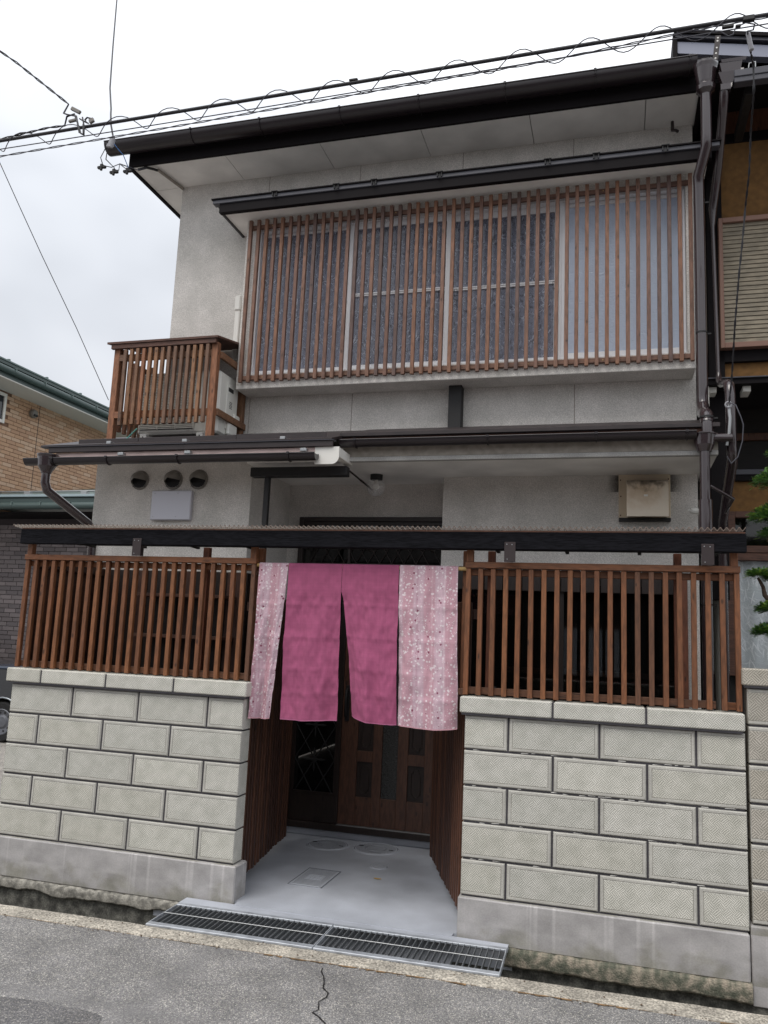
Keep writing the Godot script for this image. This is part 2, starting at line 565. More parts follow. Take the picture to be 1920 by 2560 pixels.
	var dm := dg.duplicate()
	dm.roughness = 0.3
	M.dull_glass = dm
	var cgl := mat(Color(0.8, 0.85, 0.86, 0.1), 0.02)
	cgl.transparency = BaseMaterial3D.TRANSPARENCY_ALPHA
	M.clear_glass = cgl
	var cur := layered(512, 512, Color(0.66, 0.67, 0.73), [[nz(512, 512, 0.05, 114, 1, FastNoiseLite.TYPE_CELLULAR), lut(0.55, 1.1)], [nz(512, 512, 0.01, 115, 3), lut(0.8, 1.1)]])
	M.curtain = tri_mat(cur, Vector3(2.2, 1.6, 2.2), 0.9)
	M.curtain_light = mat(rgb(232, 236, 248), 0.9)
	M.bulb_glass = mat(Color(0.9, 0.9, 0.9, 0.28), 0.1)
	M.bulb_glass.transparency = BaseMaterial3D.TRANSPARENCY_ALPHA
	# noren cloth
	var NW := 384
	var NH := 1024
	var im := Image.create(NW, NH, false, Image.FORMAT_RGB8)
	rng.seed = 5
	var rows := PackedFloat32Array()
	for y in NH:
		rows.append(rng.randf_range(0.96, 1.03))
	var lines := {44: 1, 48: 1, 140: 1, 147: 1, 262: -1, 268: -1, 352: 1, 358: 1}
	for x in NW:
		var cf := rng.randf_range(0.97, 1.03)
		var t := float(x) / NW
		var light := 0.5 + 0.5 * sin(t * TAU * 3.0 + 0.6)
		light = smoothstep(0.3, 0.7, light)
		var c := rgb(190, 150, 161).lerp(rgb(199, 171, 182), light)
		if lines.has(x) or lines.has(x - 1):
			c = c.lerp(rgb(236, 214, 220) if lines.get(x, lines.get(x - 1)) == 1 else rgb(150, 92, 112), 0.6)
		for y in NH:
			var k: float = cf * rows[y]
			im.set_pixel(x, y, Color(c.r * k, c.g * k, c.b * k))
	for k in 1300:
		var dark := k > 1220
		var ctr := Vector2(rng.randf_range(0, NW), rng.randf_range(0, NH))
		var big := rng.randf() < 0.30
		var col := rgb(126, 58, 82) if dark else rgb(222, 211, 214)
		if dark:
			ctr.x = [20.0, 240.0, 268.0, 330.0][rng.randi() % 4] + rng.randf_range(-12, 12)
		var dots := []
		if big:
			var rot := rng.randf() * TAU
			for p in 5:
				dots.append([ctr + Vector2.from_angle(rot + TAU * p / 5.0) * 3.4, 2.5])
		else:
			dots.append([ctr, rng.randf_range(1.5, 2.8)])
		for d in dots:
			var r: float = d[1]
			for dy in range(-5, 6):
				for dx in range(-5, 6):
					if dx * dx + dy * dy <= r * r:
						im.set_pixel(posmod(int(d[0].x) + dx, NW), posmod(int(d[0].y) + dy, NH), col)
	M.flower = mat(Color.WHITE, 0.95)
	M.flower.albedo_texture = ImageTexture.create_from_image(im)
	var lin := PackedByteArray()
	lin.resize(512 * 512 * 3)
	var cols := PackedFloat32Array()
	var rws := PackedFloat32Array()
	for i in 512:
		cols.append(rng.randf_range(0.97, 1.02))
		rws.append(rng.randf_range(0.975, 1.02))
	var ln := nz(512, 512, 0.02, 121, 4)
	for y in 512:
		for x in 512:
			var i := y * 512 + x
			var f: float = cols[x] * rws[y] * (0.93 + 0.12 * ln[i] / 255.0)
			lin[i * 3] = clampi(int(160 * f), 0, 255)
			lin[i * 3 + 1] = clampi(int(82 * f), 0, 255)
			lin[i * 3 + 2] = clampi(int(116 * f), 0, 255)
	M.linen = mat(Color.WHITE, 0.95)
	M.linen.albedo_texture = ImageTexture.create_from_image(Image.create_from_data(512, 512, false, Image.FORMAT_RGB8, lin))
	M.linen.uv1_scale = Vector3(0.8, 0.8, 1)
	for m in [M.flower, M.linen]:
		m.backlight_enabled = true
		m.backlight = Color(0.25, 0.2, 0.22)
		m.cull_mode = BaseMaterial3D.CULL_DISABLED
	M.bamboo = mat(rgb(190, 158, 100), 0.5)
	# neighbours
	M.ochre = tri_mat(layered(256, 256, Color(0.47, 0.345, 0.20), [[nz(256, 256, 0.05, 131, 4), lut(0.85, 1.1)]]), Vector3.ONE, 0.95)
	M.shutter = tri_mat(layered(256, 256, Color(0.52, 0.485, 0.42), [[nz(256, 256, 0.03, 132, 4), lut(0.8, 1.12)]]), Vector3(0.8, 2, 2), 0.7)
	M.shutter_frame = mat(rgb(130, 98, 84), 0.6)
	M.teal = mat(rgb(62, 78, 76), 0.4)
	M.teal_roof = mat(rgb(96, 112, 110), 0.5)
	M.grey_fascia = mat(rgb(140, 144, 160), 0.5)
	M.plaster = mat(rgb(208, 206, 200), 0.9)
	M.tan = [mat(rgb(182, 146, 116), 0.7), mat(rgb(188, 152, 122), 0.7), mat(rgb(194, 164, 138), 0.7), mat(rgb(176, 140, 112), 0.7)]
	M.tan_joint = mat(rgb(120, 92, 74), 0.9)
	M.umber = [mat(rgb(108, 100, 100), 0.65), mat(rgb(98, 90, 90), 0.65), mat(rgb(118, 109, 109), 0.65), mat(rgb(92, 85, 86), 0.65)]
	M.umber_joint = mat(rgb(62, 56, 58), 0.9)
	M.car = mat(rgb(22, 24, 30), 0.2)
	M.car.clearcoat_enabled = true
	M.car.clearcoat = 1.0
	M.tyre = mat(rgb(24, 24, 25), 0.85)
	M.rim = mat(rgb(96, 98, 104), 0.45, 0.3)
	M.chrome = mat(rgb(150, 155, 160), 0.3, 0.7)
	M.lamp_glass = mat(rgb(200, 205, 210), 0.15)
	M.leaf = []
	for c in [rgb(62, 98, 50), rgb(80, 120, 54), rgb(48, 80, 46), rgb(140, 164, 72)]:
		var lm := mat(c, 0.6)
		lm.backlight_enabled = true
		lm.backlight = Color(0.2, 0.3, 0.1)
		lm.cull_mode = BaseMaterial3D.CULL_DISABLED
		M.leaf.append(lm)
	M.bark = tri_mat(grain, Vector3(5, 2, 5), 0.95, rgb(86, 70, 60))
	# lace curtain with feathery leaves
	var LW := 512
	var li := Image.create(LW, LW, false, Image.FORMAT_RGB8)
	li.fill(rgb(190, 195, 199))
	paint_leaves(li, 260, 30.0, 70.0, 3.0, [rgb(240, 242, 244), rgb(228, 231, 234)])
	M.lace = mat(Color.WHITE, 0.95)
	M.lace.albedo_texture = ImageTexture.create_from_image(li)
	M.lace.uv1_triplanar = true
	M.lace.uv1_world_triplanar = true
	M.lace.uv1_scale = Vector3(1.6, 1.2, 1.6)
	var hb := PackedByteArray()
	hb.resize(128 * 128 * 3)
	var hn := nz(128, 128, 0.03, 141, 4)
	var wb := PackedByteArray()
	wb.resize(128 * 128 * 4)
	for y in 128:
		for x in 128:
			var i := y * 128 + x
			var nv: float = hn[i] / 255.0 - 0.5
			var soot := clampf(1.0 - y / 44.0 + nv * 0.9 - absf(x - 64.0) / 160.0, 0.0, 1.0)
			var tan_ := clampf(1.15 - Vector2((x - 52.0) / 62.0, (y - 44.0) / 52.0).length() + nv * 0.7, 0.0, 1.0) * 0.5
			var c := Color(0.87, 0.82, 0.75).lerp(Color(0.70, 0.58, 0.44), tan_).lerp(Color(0.26, 0.23, 0.2), soot * 0.85)
			hb[i * 3] = int(c.r * 255)
			hb[i * 3 + 1] = int(c.g * 255)
			hb[i * 3 + 2] = int(c.b * 255)
			var e := minf(minf(x, 127.0 - x) / 34.0, minf(y / 60.0, 1.0))
			wb[i * 4] = 44
			wb[i * 4 + 1] = 40
			wb[i * 4 + 2] = 36
			wb[i * 4 + 3] = int(255.0 * clampf(e * (0.95 + nv * 0.5), 0.0, 0.9)) if y < 126 else 0
	M.hood = mat(Color.WHITE, 0.6)
	M.hood.albedo_texture = ImageTexture.create_from_image(Image.create_from_data(128, 128, false, Image.FORMAT_RGB8, hb))
	M.hood.uv1_scale = Vector3(3.45, 3.2, 1)
	M.hood.uv1_offset = Vector3(-0.925 * 3.45, 2.875 * 3.2, 0)
	M.soot = mat(Color.WHITE, 0.95)
	M.soot.albedo_texture = ImageTexture.create_from_image(Image.create_from_data(128, 128, false, Image.FORMAT_RGBA8, wb))
	M.soot.transparency = BaseMaterial3D.TRANSPARENCY_ALPHA
	M.flange = mat(rgb(206, 190, 166), 0.6)
	M.vent = mat(rgb(120, 116, 110), 0.55)

# ---------------------------------------------------------------- sky
func sky_texture() -> ImageTexture:
	var w := 512
	var h := 256
	var f := FastNoiseLite.new()
	f.seed = 12
	f.frequency = 1.3
	f.fractal_octaves = 5
	var im := Image.create(w, h, false, Image.FORMAT_RGBF)
	for y in h:
		var el := PI / 2 - PI * (y + 0.5) / h
		for x in w:
			var az := TAU * x / w
			var d := Vector3(cos(el) * cos(az), sin(el), cos(el) * sin(az))
			var c := f.get_noise_3d(d.x * 1.2, d.y * 2.2, d.z * 1.2)
			var s := maxf(sin(el), 0.0)
			var l := SKY * (0.52 + 0.48 * s) * (1.0 + 0.5 * c)
			var blue := clampf(0.5 - c * 1.2, 0.0, 1.0) * 0.05 + 0.03
			im.set_pixel(x, y, Color(l * (1.0 - blue), l * (1.0 - blue * 0.45), l * (1.0 + blue * 0.55)))
	return ImageTexture.create_from_image(im)

const SKY := 1.42

# ---------------------------------------------------------------- main
const E0 := 0.597
func kerb_z(x: float) -> float:
	return E0 - 0.030 * clampf(x, -6.0, 6.0)

func _ready() -> void:
	var cam := Camera3D.new()
	cam.name = "camera"
	cam.transform = Transform3D(Basis(Vector3.UP, 0.2824212) * Basis(Vector3.RIGHT, 0.1526144) * Basis(Vector3.BACK, 0.0438408), Vector3(0.85124, 1.62851, 4.80991))
	cam.fov = 64.5516
	cam.near = 0.05
	cam.far = 900.0
	add_child(cam)
	cam.current = true
	var env := Environment.new()
	env.background_mode = Environment.BG_SKY
	var pan := PanoramaSkyMaterial.new()
	pan.panorama = sky_texture()
	env.sky = Sky.new()
	env.sky.sky_material = pan
	env.tonemap_mode = Environment.TONE_MAPPER_LINEAR
	env.tonemap_exposure = 1.06
	env.sdfgi_enabled = true
	env.ssao_enabled = true
	env.ssil_enabled = true
	var we := WorldEnvironment.new()
	we.name = "world_environment"
	we.environment = env
	add_child(we)
	var sun := DirectionalLight3D.new()
	sun.name = "sun"
	sun.light_energy = 0.5
	sun.light_angular_distance = 35.0
	sun.light_color = Color(1.0, 0.975, 0.94)
	sun.shadow_enabled = true
	sun.look_at_from_position(Vector3(-0.4, 1.9, 1.1), Vector3())
	add_child(sun)
	build_materials()
	setting()
	fallen_leaf()
	litter()
	block_walls()
	fences()
	side_screen()
	facing_house()
	gate_roof()
	house()
	porch()
	noren()
	gates()
	air_conditioner()
	right_house()
	left_house()
	car()
	pine()
	wires()

func setting() -> void:
	# road in front of the kerb
	var m := MB.new()
	var up := Vector3.UP
	var xs := [-300.0, -6.0, -3.0, -1.5, 0.0, 1.5, 3.0, 6.0, 300.0]
	for i in xs.size() - 1:
		m.quad(Vector3(xs[i], -0.022, kerb_z(xs[i])), Vector3(xs[i + 1], -0.022, kerb_z(xs[i + 1])), Vector3(xs[i + 1], -0.022, 300), Vector3(xs[i], -0.022, 300), up)
	struct("road", m, M.asphalt)
	m = MB.new()
	m.quad(Vector3(-300, -0.062, -300), Vector3(300, -0.062, -300), Vector3(300, -0.062, 0.0), Vector3(-300, -0.062, 0.0), up)
	struct("ground", m, M.ground)
	# kerb: a concrete strip along the ditch, worn edge
	rng.seed = 9
	m = MB.new()
	var pts := []
	var uvs := []
	for row in 5:
		pts.append([])
		uvs.append([])
	var x := -12.0
	while x <= 12.0:
		var z := kerb_z(x)
		var wob := rng.randf_range(-0.007, 0.007) if absf(x) < 4.0 else 0.0
		var wb2 := rng.randf_range(-0.004, 0.004) if absf(x) < 4.0 else 0.0
		var prof := [Vector3(x, -0.35, z - 0.135), Vector3(x, -0.022 + wb2, z - 0.135), Vector3(x, -0.014, z - 0.125 + wb2), Vector3(x, -0.015, z + 0.004 + wob * 0.5), Vector3(x, -0.03, z + 0.012 + wob)]
		for r in 5:
			pts[r].append(prof[r])
			uvs[r].append(Vector2(x, r * 0.1))
		x += 0.06 if absf(x) < 4.0 else 1.0
	m.grid(pts, uvs)
	for r in 4:
		pass
	struct("kerb", fix_up(m), M.kerb)
	# rusty sand lying in the joint between kerb and road
	m = MB.new()
	x = -2.6
	while x < 1.9:
		var much := 1.0 if (x > -0.95 and x < 0.1) or (x > 0.35 and x < 0.9) or x > 1.2 else 0.25
		var w1 := maxf(-0.006, rng.randf_range(-0.008, 0.016) * much - 0.006 * (1.0 - much))
		var w2 := maxf(-0.006, rng.randf_range(-0.008, 0.016) * much - 0.006 * (1.0 - much))
		m.quad(Vector3(x, -0.0185, kerb_z(x) + 0.006), Vector3(x + 0.05, -0.0185, kerb_z(x) + 0.006), Vector3(x + 0.05, -0.0185, kerb_z(x) + 0.012 + w2), Vector3(x, -0.0185, kerb_z(x) + 0.012 + w1), up)
		x += 0.05
	var sand := struct("path_edge_sand", m, M.rust_sand)
	sand.set_meta("kind", "stuff")
	# ditch
	m = MB.new()
	m.quad(Vector3(-12, -0.24, -0.05), Vector3(12, -0.24, -0.05), Vector3(12, -0.24, 0.9), Vector3(-12, -0.24, 0.9), up)
	m.quad(Vector3(-12, -0.30, -0.005), Vector3(12, -0.30, -0.005), Vector3(12, -0.062, -0.005), Vector3(-12, -0.062, -0.005), Vector3(0, 0, 1))
	struct("ditch_ground", m, M.moss_dark)
	# painted porch floor, with its lip behind the grating
	m = MB.new()
	m.b2(-1.93, 0.30, -0.15, 0.0, -1.80, 0.0)
	m.b2(-1.36, -0.03, -0.15, 0.0, 0.0, 0.06)
	struct("porch_floor", m, M.floor)
	var lip := MB.new()
	lip.xf = Transform3D(Basis(Vector3(1, 0, 0), Vector3(0, 0, 1), Vector3(0, -1, 0)), Vector3(0, -0.002, 0))
	lip.prism(PackedVector2Array([Vector2(-1.68, 0.045), Vector2(0.285, 0.045), Vector2(0.285, 0.098), Vector2(-1.68, 0.150)]), 0.0, 0.026)
	struct("porch_floor_edge", lip, M.floor)
	m = box1(-1.93, 0.0, 0.0, 0.062, -1.82, -1.735, 0.006)
	struct("porch_step_floor", m, M.floor)
	# dark damp patch and cracks of the road
	m = MB.new()
	var poly := [Vector2(-1.95, 1.54), Vector2(-1.77, 1.525), Vector2(-1.66, 1.508), Vector2(-1.58, 1.50), Vector2(-1.48, 1.505), Vector2(-1.39, 1.50), Vector2(-1.29, 1.507), Vector2(-1.25, 1.53), Vector2(-1.225, 1.59), Vector2(-1.2, 1.7), Vector2(-1.1, 2.2), Vector2(-2.6, 2.4), Vector2(-2.6, 1.5)]
	var pv := PackedVector2Array()
	for p in poly:
		pv.append(p)
	var ids := Geometry2D.triangulate_polygon(pv)
	for i in range(0, ids.size(), 3):
		var a := pv[ids[i]]; var b := pv[ids[i + 1]]; var c := pv[ids[i + 2]]
		m.tri(Vector3(a.x, -0.018, a.y), Vector3(b.x, -0.018, b.y), Vector3(c.x, -0.018, c.y), up, up, up)
	struct("road_patch", m, M.asphalt_dark)
	m = MB.new()
	var cr := [[Vector2(-0.559, 0.686), Vector2(-0.553, 0.726), Vector2(-0.518, 0.786), Vector2(-0.491, 0.856), Vector2(-0.478, 0.906), Vector2(-0.438, 0.946), Vector2(-0.430, 0.992), Vector2(-0.448, 1.046), Vector2(-0.433, 1.086), Vector2(-0.420, 1.125), Vector2(-0.438, 1.156), Vector2(-0.396, 1.186), Vector2(-0.338, 1.246), Vector2(-0.308, 1.326)], [Vector2(-0.488, 0.766), Vector2(-0.444, 0.737), Vector2(-0.398, 0.666)]]
	for c in cr:
		for i in c.size() - 1:
			var d: Vector2 = (c[i + 1] - c[i]).orthogonal().normalized()
			var w0: float = (0.0045 if c == cr[0] else 0.0018) * rng.randf_range(0.3, 1.0)
			m.quad(Vector3(c[i].x - d.x * w0, -0.0180, c[i].y - d.y * w0), Vector3(c[i].x + d.x * w0, -0.0180, c[i].y + d.y * w0), Vector3(c[i + 1].x + d.x * w0 * 0.7, -0.0180, c[i + 1].y + d.y * w0 * 0.7), Vector3(c[i + 1].x - d.x * w0 * 0.7, -0.0180, c[i + 1].y - d.y * w0 * 0.7), up)
	struct("road_crack", m, M.black)
	# steel gratings over the ditch, two lengths
	for g in 2:
		var xa := -1.672 + g * 0.982
		var t := thing("drain_grating", "galvanised steel drain grating, the length at the left wall end" if g == 0 else "galvanised steel drain grating, the length at the right wall foot", "grating", Vector3(xa + 0.49, -0.035, 0.33), "drain gratings before the gate", 0.027)
		var L := 0.979
		var D := 0.1925
		var fr := MB.new()
		fr.b2(-L / 2, L / 2, 0.020, 0.034, -D, -D + 0.036, 0.003)
		fr.b2(-L / 2, L / 2, 0.020, 0.034, D - 0.042, D, 0.003)
		fr.b2(-L / 2, -L / 2 + 0.006, 0.006, 0.033, -D + 0.036, D - 0.042, 0.001)
		fr.b2(L / 2 - 0.006, L / 2, 0.006, 0.033, -D + 0.036, D - 0.042, 0.001)
		lpart(t, "frame", fr, M.grate)
		lpart(t, "cross_rod", tube1([Vector3(-L / 2 + 0.006, 0.0345, 0.0), Vector3(L / 2 - 0.006, 0.0345, 0.0)], 0.0035, 6), M.steel)
		var bm := cbox(Vector3(0.0045, 0.022, 2 * D - 0.078), 0.001)
		for i in range(1, 30):
			lpart(t, "slat", bm, M.grate_bar, Vector3(-L / 2 + L * i / 30.0, 0.022, -0.003))
		t.position.z = 0.145 - 0.0254 * (xa + 0.49 + 1.677) + D
	# covers in the porch floor
	for c in [[Vector3(-1.32, 0, -1.51), 0.165, "round painted manhole cover nearest the sidelight of the door"], [Vector3(-0.94, 0, -1.555), 0.18, "round painted manhole cover in front of the door leaf"], [Vector3(-0.785, 0, -1.09), 0.062, "small round painted floor cap between the manholes and the gate"]]:
		var t := thing("manhole_cover", c[2], "manhole cover", c[0], "covers in the porch floor")
		var r: float = c[1]
		var lm := MB.new()
		lm.lathe([Vector2(0, 0.006), Vector2(r * 0.42, 0.006), Vector2(r * 0.44, 0.002), Vector2(r * 0.47, 0.002), Vector2(r * 0.49, 0.006), Vector2(r * 0.9, 0.006), Vector2(r * 0.93, 0.001), Vector2(r * 0.95, 0.001), Vector2(r * 0.97, 0.007), Vector2(r, 0.006), Vector2(r * 1.03, 0.0)], 36)
		lpart(t, "lid", lm, M.floor)
		if r > 0.1:
			var rib := MB.new()
			for k in range(-6, 7):
				var zz := k * r * 0.125
				var hw := sqrt(maxf(0.0, r * r * 0.74 - zz * zz))
				if hw > 0.03:
					rib.b2(-hw, hw, 0.0055, 0.0066, zz - 0.0025, zz + 0.0025)
			var ring2 := MB.new()
			ring2.lathe([Vector2(r * 0.925, 0.0015), Vector2(r * 0.965, 0.0015)], 36)
			lpart(t, "gap", ring2, M.gap)
			var rb := lpart(t, "groove", rib, M.gap)
			rb.set_meta("kind", "stuff")
			for s in [-1, 1]:
				lpart(t, "key_hole", cbox(Vector3(0.035, 0.002, 0.012)), M.black, Vector3(s * r * 0.7, 0.0095, 0.02 * s))
	var t := thing("valve_box_cover", "rectangular painted cast cover sunk in the porch floor", "floor cover", Vector3(-1.105, 0, -0.65))
	var lm := MB.new()
	lm.b2(-0.12, 0.12, 0.0, 0.003, -0.205, 0.205, 0.001)
	lm.b2(-0.10, 0.10, 0.002, 0.0045, -0.185, 0.185, 0.001)
	lpart(t, "lid", lm, M.floor)
	var rib := MB.new()
	for k in 15:
		var z := -0.17 + k * 0.0243
		if absf(z) < 0.065:
			rib.b2(-0.095, -0.06, 0.004, 0.0053, z - 0.002, z + 0.002)
			rib.b2(0.06, 0.095, 0.004, 0.0053, z - 0.002, z + 0.002)
		else:
			rib.b2(-0.095, 0.095, 0.004, 0.0053, z - 0.002, z + 0.002)
	lpart(t, "groove", rib, M.gap).set_meta("kind", "stuff")
	rib = MB.new()
	# raised characters cast in the middle
	for row in 2:
		for col in 4:
			var c := Vector3(-0.038 + col * 0.0255, 0.0048, -0.028 + row * 0.055)
			rib.box(c + Vector3(0, 0, -0.014), Vector3(0.016, 0.003, 0.003))
			rib.box(c + Vector3(0, 0, 0.014), Vector3(0.016, 0.003, 0.003))
			rib.box(c + Vector3(-0.006 + 0.004 * ((row + col) % 3), 0, 0), Vector3(0.003, 0.003, 0.03))
			if col % 2 == 0:
				rib.box(c + Vector3(0, 0.0005, 0), Vector3(0.016, 0.003, 0.003))
	lpart(t, "raised_letters", rib, M.floor).set_meta("kind", "stuff")
	for e in [[-0.118, 0.118, -0.203, -0.194], [-0.118, 0.118, 0.198, 0.203], [-0.118, -0.113, -0.194, 0.198], [0.113, 0.118, -0.194, 0.198]]:
		lpart(t, "gap", box1(e[0], e[1], 0.003, 0.0042, e[2], e[3]), M.gap)

func litter() -> void:
	rng.seed = 101
	var m := MB.new()
	for k in 150:
		var x := rng.randf_range(-2.9, 1.9)
		var z := kerb_z(x) + (rng.randf_range(0.004, 0.05) if rng.randf() < 0.7 else rng.randf_range(-0.12, 0.0))
		var y := -0.0165 if z > kerb_z(x) else -0.011
		var r := rng.randf_range(0.002, 0.0065)
		var a := rng.randf() * TAU
		var p := []
		for q in 5:
			p.append(Vector3(x + cos(a + q * 1.2566) * r * rng.randf_range(0.6, 1.2), y, z + sin(a + q * 1.2566) * r * rng.randf_range(0.5, 1.0)))
		var top := Vector3(x, y + r * 0.7, z)
		for q in 5:
			var A: Vector3 = p[q]
			var B: Vector3 = p[(q + 1) % 5]
			var nn := (A + B) / 2.0 - top + Vector3(0, r * 1.6, 0)
			m.tri(A, B, top, nn.normalized(), nn.normalized(), Vector3.UP)
	var o := struct("kerb_gravel", m, tri_mat(M.rust_sand.albedo_texture, Vector3.ONE * 9, 0.95, Color(0.62, 0.6, 0.6)))
	o.set_meta("kind", "stuff")

func fallen_leaf() -> void:
	var m := MB.new()
	var up := Vector3.UP
	var c := Vector3(-0.71, 0.004, -0.80)
	for k in 8:
		var a := TAU * k / 8.0
		var b := TAU * (k + 1) / 8.0
		m.tri(c + Vector3(0, 0.004, 0), c + Vector3(cos(a) * 0.03, 0.002 * (k % 2), sin(a) * 0.013), c + Vector3(cos(b) * 0.03, 0.002 * ((k + 1) % 2), sin(b) * 0.013), up, up, up)
	tag(part(self, "fallen_leaf", m, mat(rgb(196, 160, 84), 0.9)), "single yellowed leaf lying on the grey porch floor", "leaf")

# normals of a ground strip turned upwards
func fix_up(m: MB) -> MB:
	for i in m.n.size():
		if m.n[i].y < -0.01 or (absf(m.n[i].y) <= 0.01 and m.n[i].z > 0.0 and m.v[i].y < -0.2):
			m.n[i] = -m.n[i]
	for i in range(0, m.v.size(), 3):
		var g := (m.v[i + 1] - m.v[i]).cross(m.v[i + 2] - m.v[i])
		if g.dot(m.n[i] + m.n[i + 1] + m.n[i + 2]) > 0.0:
			var a := m.v[i + 1]; m.v[i + 1] = m.v[i + 2]; m.v[i + 2] = a
			var b := m.n[i + 1]; m.n[i + 1] = m.n[i + 2]; m.n[i + 2] = b
			var c := m.uv[i + 1]; m.uv[i + 1] = m.uv[i + 2]; m.uv[i + 2] = c
	return m

# ---------------------------------------------------------------- block walls
const BWID := 0.5055
var block_cache := {}

# a dressed block: chamfered, smooth margin along jointed edges, chiselled field
func block_mesh(w: float, left_margin: bool, right_margin: bool) -> ArrayMesh:
	var key := "%.3f%s%s" % [w, left_margin, right_margin]
	if block_cache.has(key):
		return block_cache[key]
	var h := 0.188
	var d := 0.118
	var rect := func(l: float, r: float, y: float, z: float) -> Array:
		return [Vector3(-w / 2 + l, -h / 2 + y, z), Vector3(w / 2 - r, -h / 2 + y, z), Vector3(w / 2 - r, h / 2 - y, z), Vector3(-w / 2 + l, h / 2 - y, z)]
	var L := 1.0 if left_margin else 0.0
	var R := 1.0 if right_margin else 0.0
	var prof := [[0.0, -d], [0.0, -0.007], [0.006, 0.0], [0.017, 0.0], [0.0185, -0.004], [0.022, -0.0005]]
	var rings := []
	for p in prof:
		rings.append(rect.call(maxf(p[0] * L, minf(p[0], 0.006) * 0.6), maxf(p[0] * R, minf(p[0], 0.006) * 0.6), p[0], p[1]))
	var side := MB.new()
	var mar := MB.new()
	var inside := Vector3(0, 0, -d / 2)
	for i in rings.size() - 1:
		for k in 4:
			var k2 := (k + 1) % 4
			var tgt := side if i == 0 else mar
			if i >= 2 and ((k == 1 and not right_margin) or (k == 3 and not left_margin)):
				continue
			tgt.face(rings[i][k], rings[i][k2], rings[i + 1][k2], rings[i + 1][k], inside)
	var q = rings[rings.size() - 1]
	side.quad(q[0], q[1], q[2], q[3], Vector3(0, 0, 1))
	var m := side.mesh(null, null)
	mar.mesh(m, M.margin)
	block_cache[key] = m
	return m

func tinted(m: ArrayMesh, mt: Material) -> ArrayMesh:
	var key := str(m.get_instance_id()) + str(mt.get_instance_id())
	if not block_cache.has(key):
		var c: ArrayMesh = m.duplicate()
		c.surface_set_material(0, mt)
		block_cache[key] = c
	return block_cache[key]

func courses(t: Node3D, x0: float, x1: float, from_right: bool, tones: Array, ytop: float, rows: int, z: float) -> void:
	for j in rows:
		var cuts := [x0]
		var n := 0.5 if j % 2 == 0 else 1.0
		var mid := []
		while n * BWID < x1 - x0 - 0.06:
			mid.append(x1 - n * BWID if from_right else x0 + n * BWID)
			n += 1.0
		mid.sort()
		cuts.append_array(mid)
		cuts.append(x1)
		for i in cuts.size() - 1:
			var a: float = cuts[i] + (0.0 if i == 0 else 0.006)
			var b: float = cuts[i + 1] - (0.0 if i == cuts.size() - 2 else 0.006)
			var bm := block_mesh(b - a, i > 0, i < cuts.size() - 2)
			var yy := ytop - 0.2 * (j + 0.5)
			part(t, "block", tinted(bm, tones[rng.randi() % 4]), null, Vector3((a + b) / 2, yy, z + rng.randf_range(-0.002, 0.001)))

func caps(t: Node3D, cuts: Array, y0: float, y1: float, z0: float, z1: float, tones: Array) -> void:
	part(t, "mortar", box1(cuts[0] + 0.01, cuts[cuts.size() - 1] - 0.01, y0 - 0.012, y1 - 0.006, z0 + 0.01, z1 - 0.007), M.mortar)
	for i in cuts.size() - 1:
		var a: float = cuts[i] + (0.0 if i == 0 else 0.006)
		var b: float = cuts[i + 1] - (0.0 if i == cuts.size() - 2 else 0.006)
		var cm := cbox(Vector3(b - a, y1 - y0, z1 - z0), 0.006)
		part(t, "cap_stone", cm, tones[rng.randi() % 4], Vector3((a + b) / 2, (y0 + y1) / 2, (z0 + z1) / 2))

# a poured strip with a ragged lower edge
func rough_ledge(x0: float, x1: float, ytop: float, ybot: float, zface: float, sd: int) -> MB:
	var f := FastNoiseLite.new()
	f.seed = sd
	f.frequency = 16.0
	f.fractal_octaves = 5
	var m := MB.new()
	var nx := int((x1 - x0) / 0.010)
	var prof := [[ytop, -0.03], [ytop, zface - 0.012], [ytop - 0.012, zface], [lerpf(ytop, ybot, 0.45), zface + 0.001], [lerpf(ytop, ybot, 0.86), zface], [ybot, zface - 0.006], [ybot - 0.004, -0.04]]
	var pts := []
	var uvs := []
	for r in prof.size():
		pts.append([])
		uvs.append([])
		for i in nx + 1:
			var x := lerpf(x0, x1, float(i) / nx)
			var q := f.get_noise_2d(x, r * 0.37)
			var yy: float = prof[r][0]
			if r >= 4:
				yy += f.get_noise_2d(x * 0.22, 7.0) * 0.024
			if r == 1 or r == 2:
				yy += minf(q, 0.0) * 0.012
			var zz: float = prof[r][1] + (q * 0.0025 if r > 0 and r < 6 else 0.0)
			pts[r].append(Vector3(x, yy, zz))
			uvs[r].append(Vector2(x, r * 0.03))
	m.grid(pts, uvs, true)
	return m

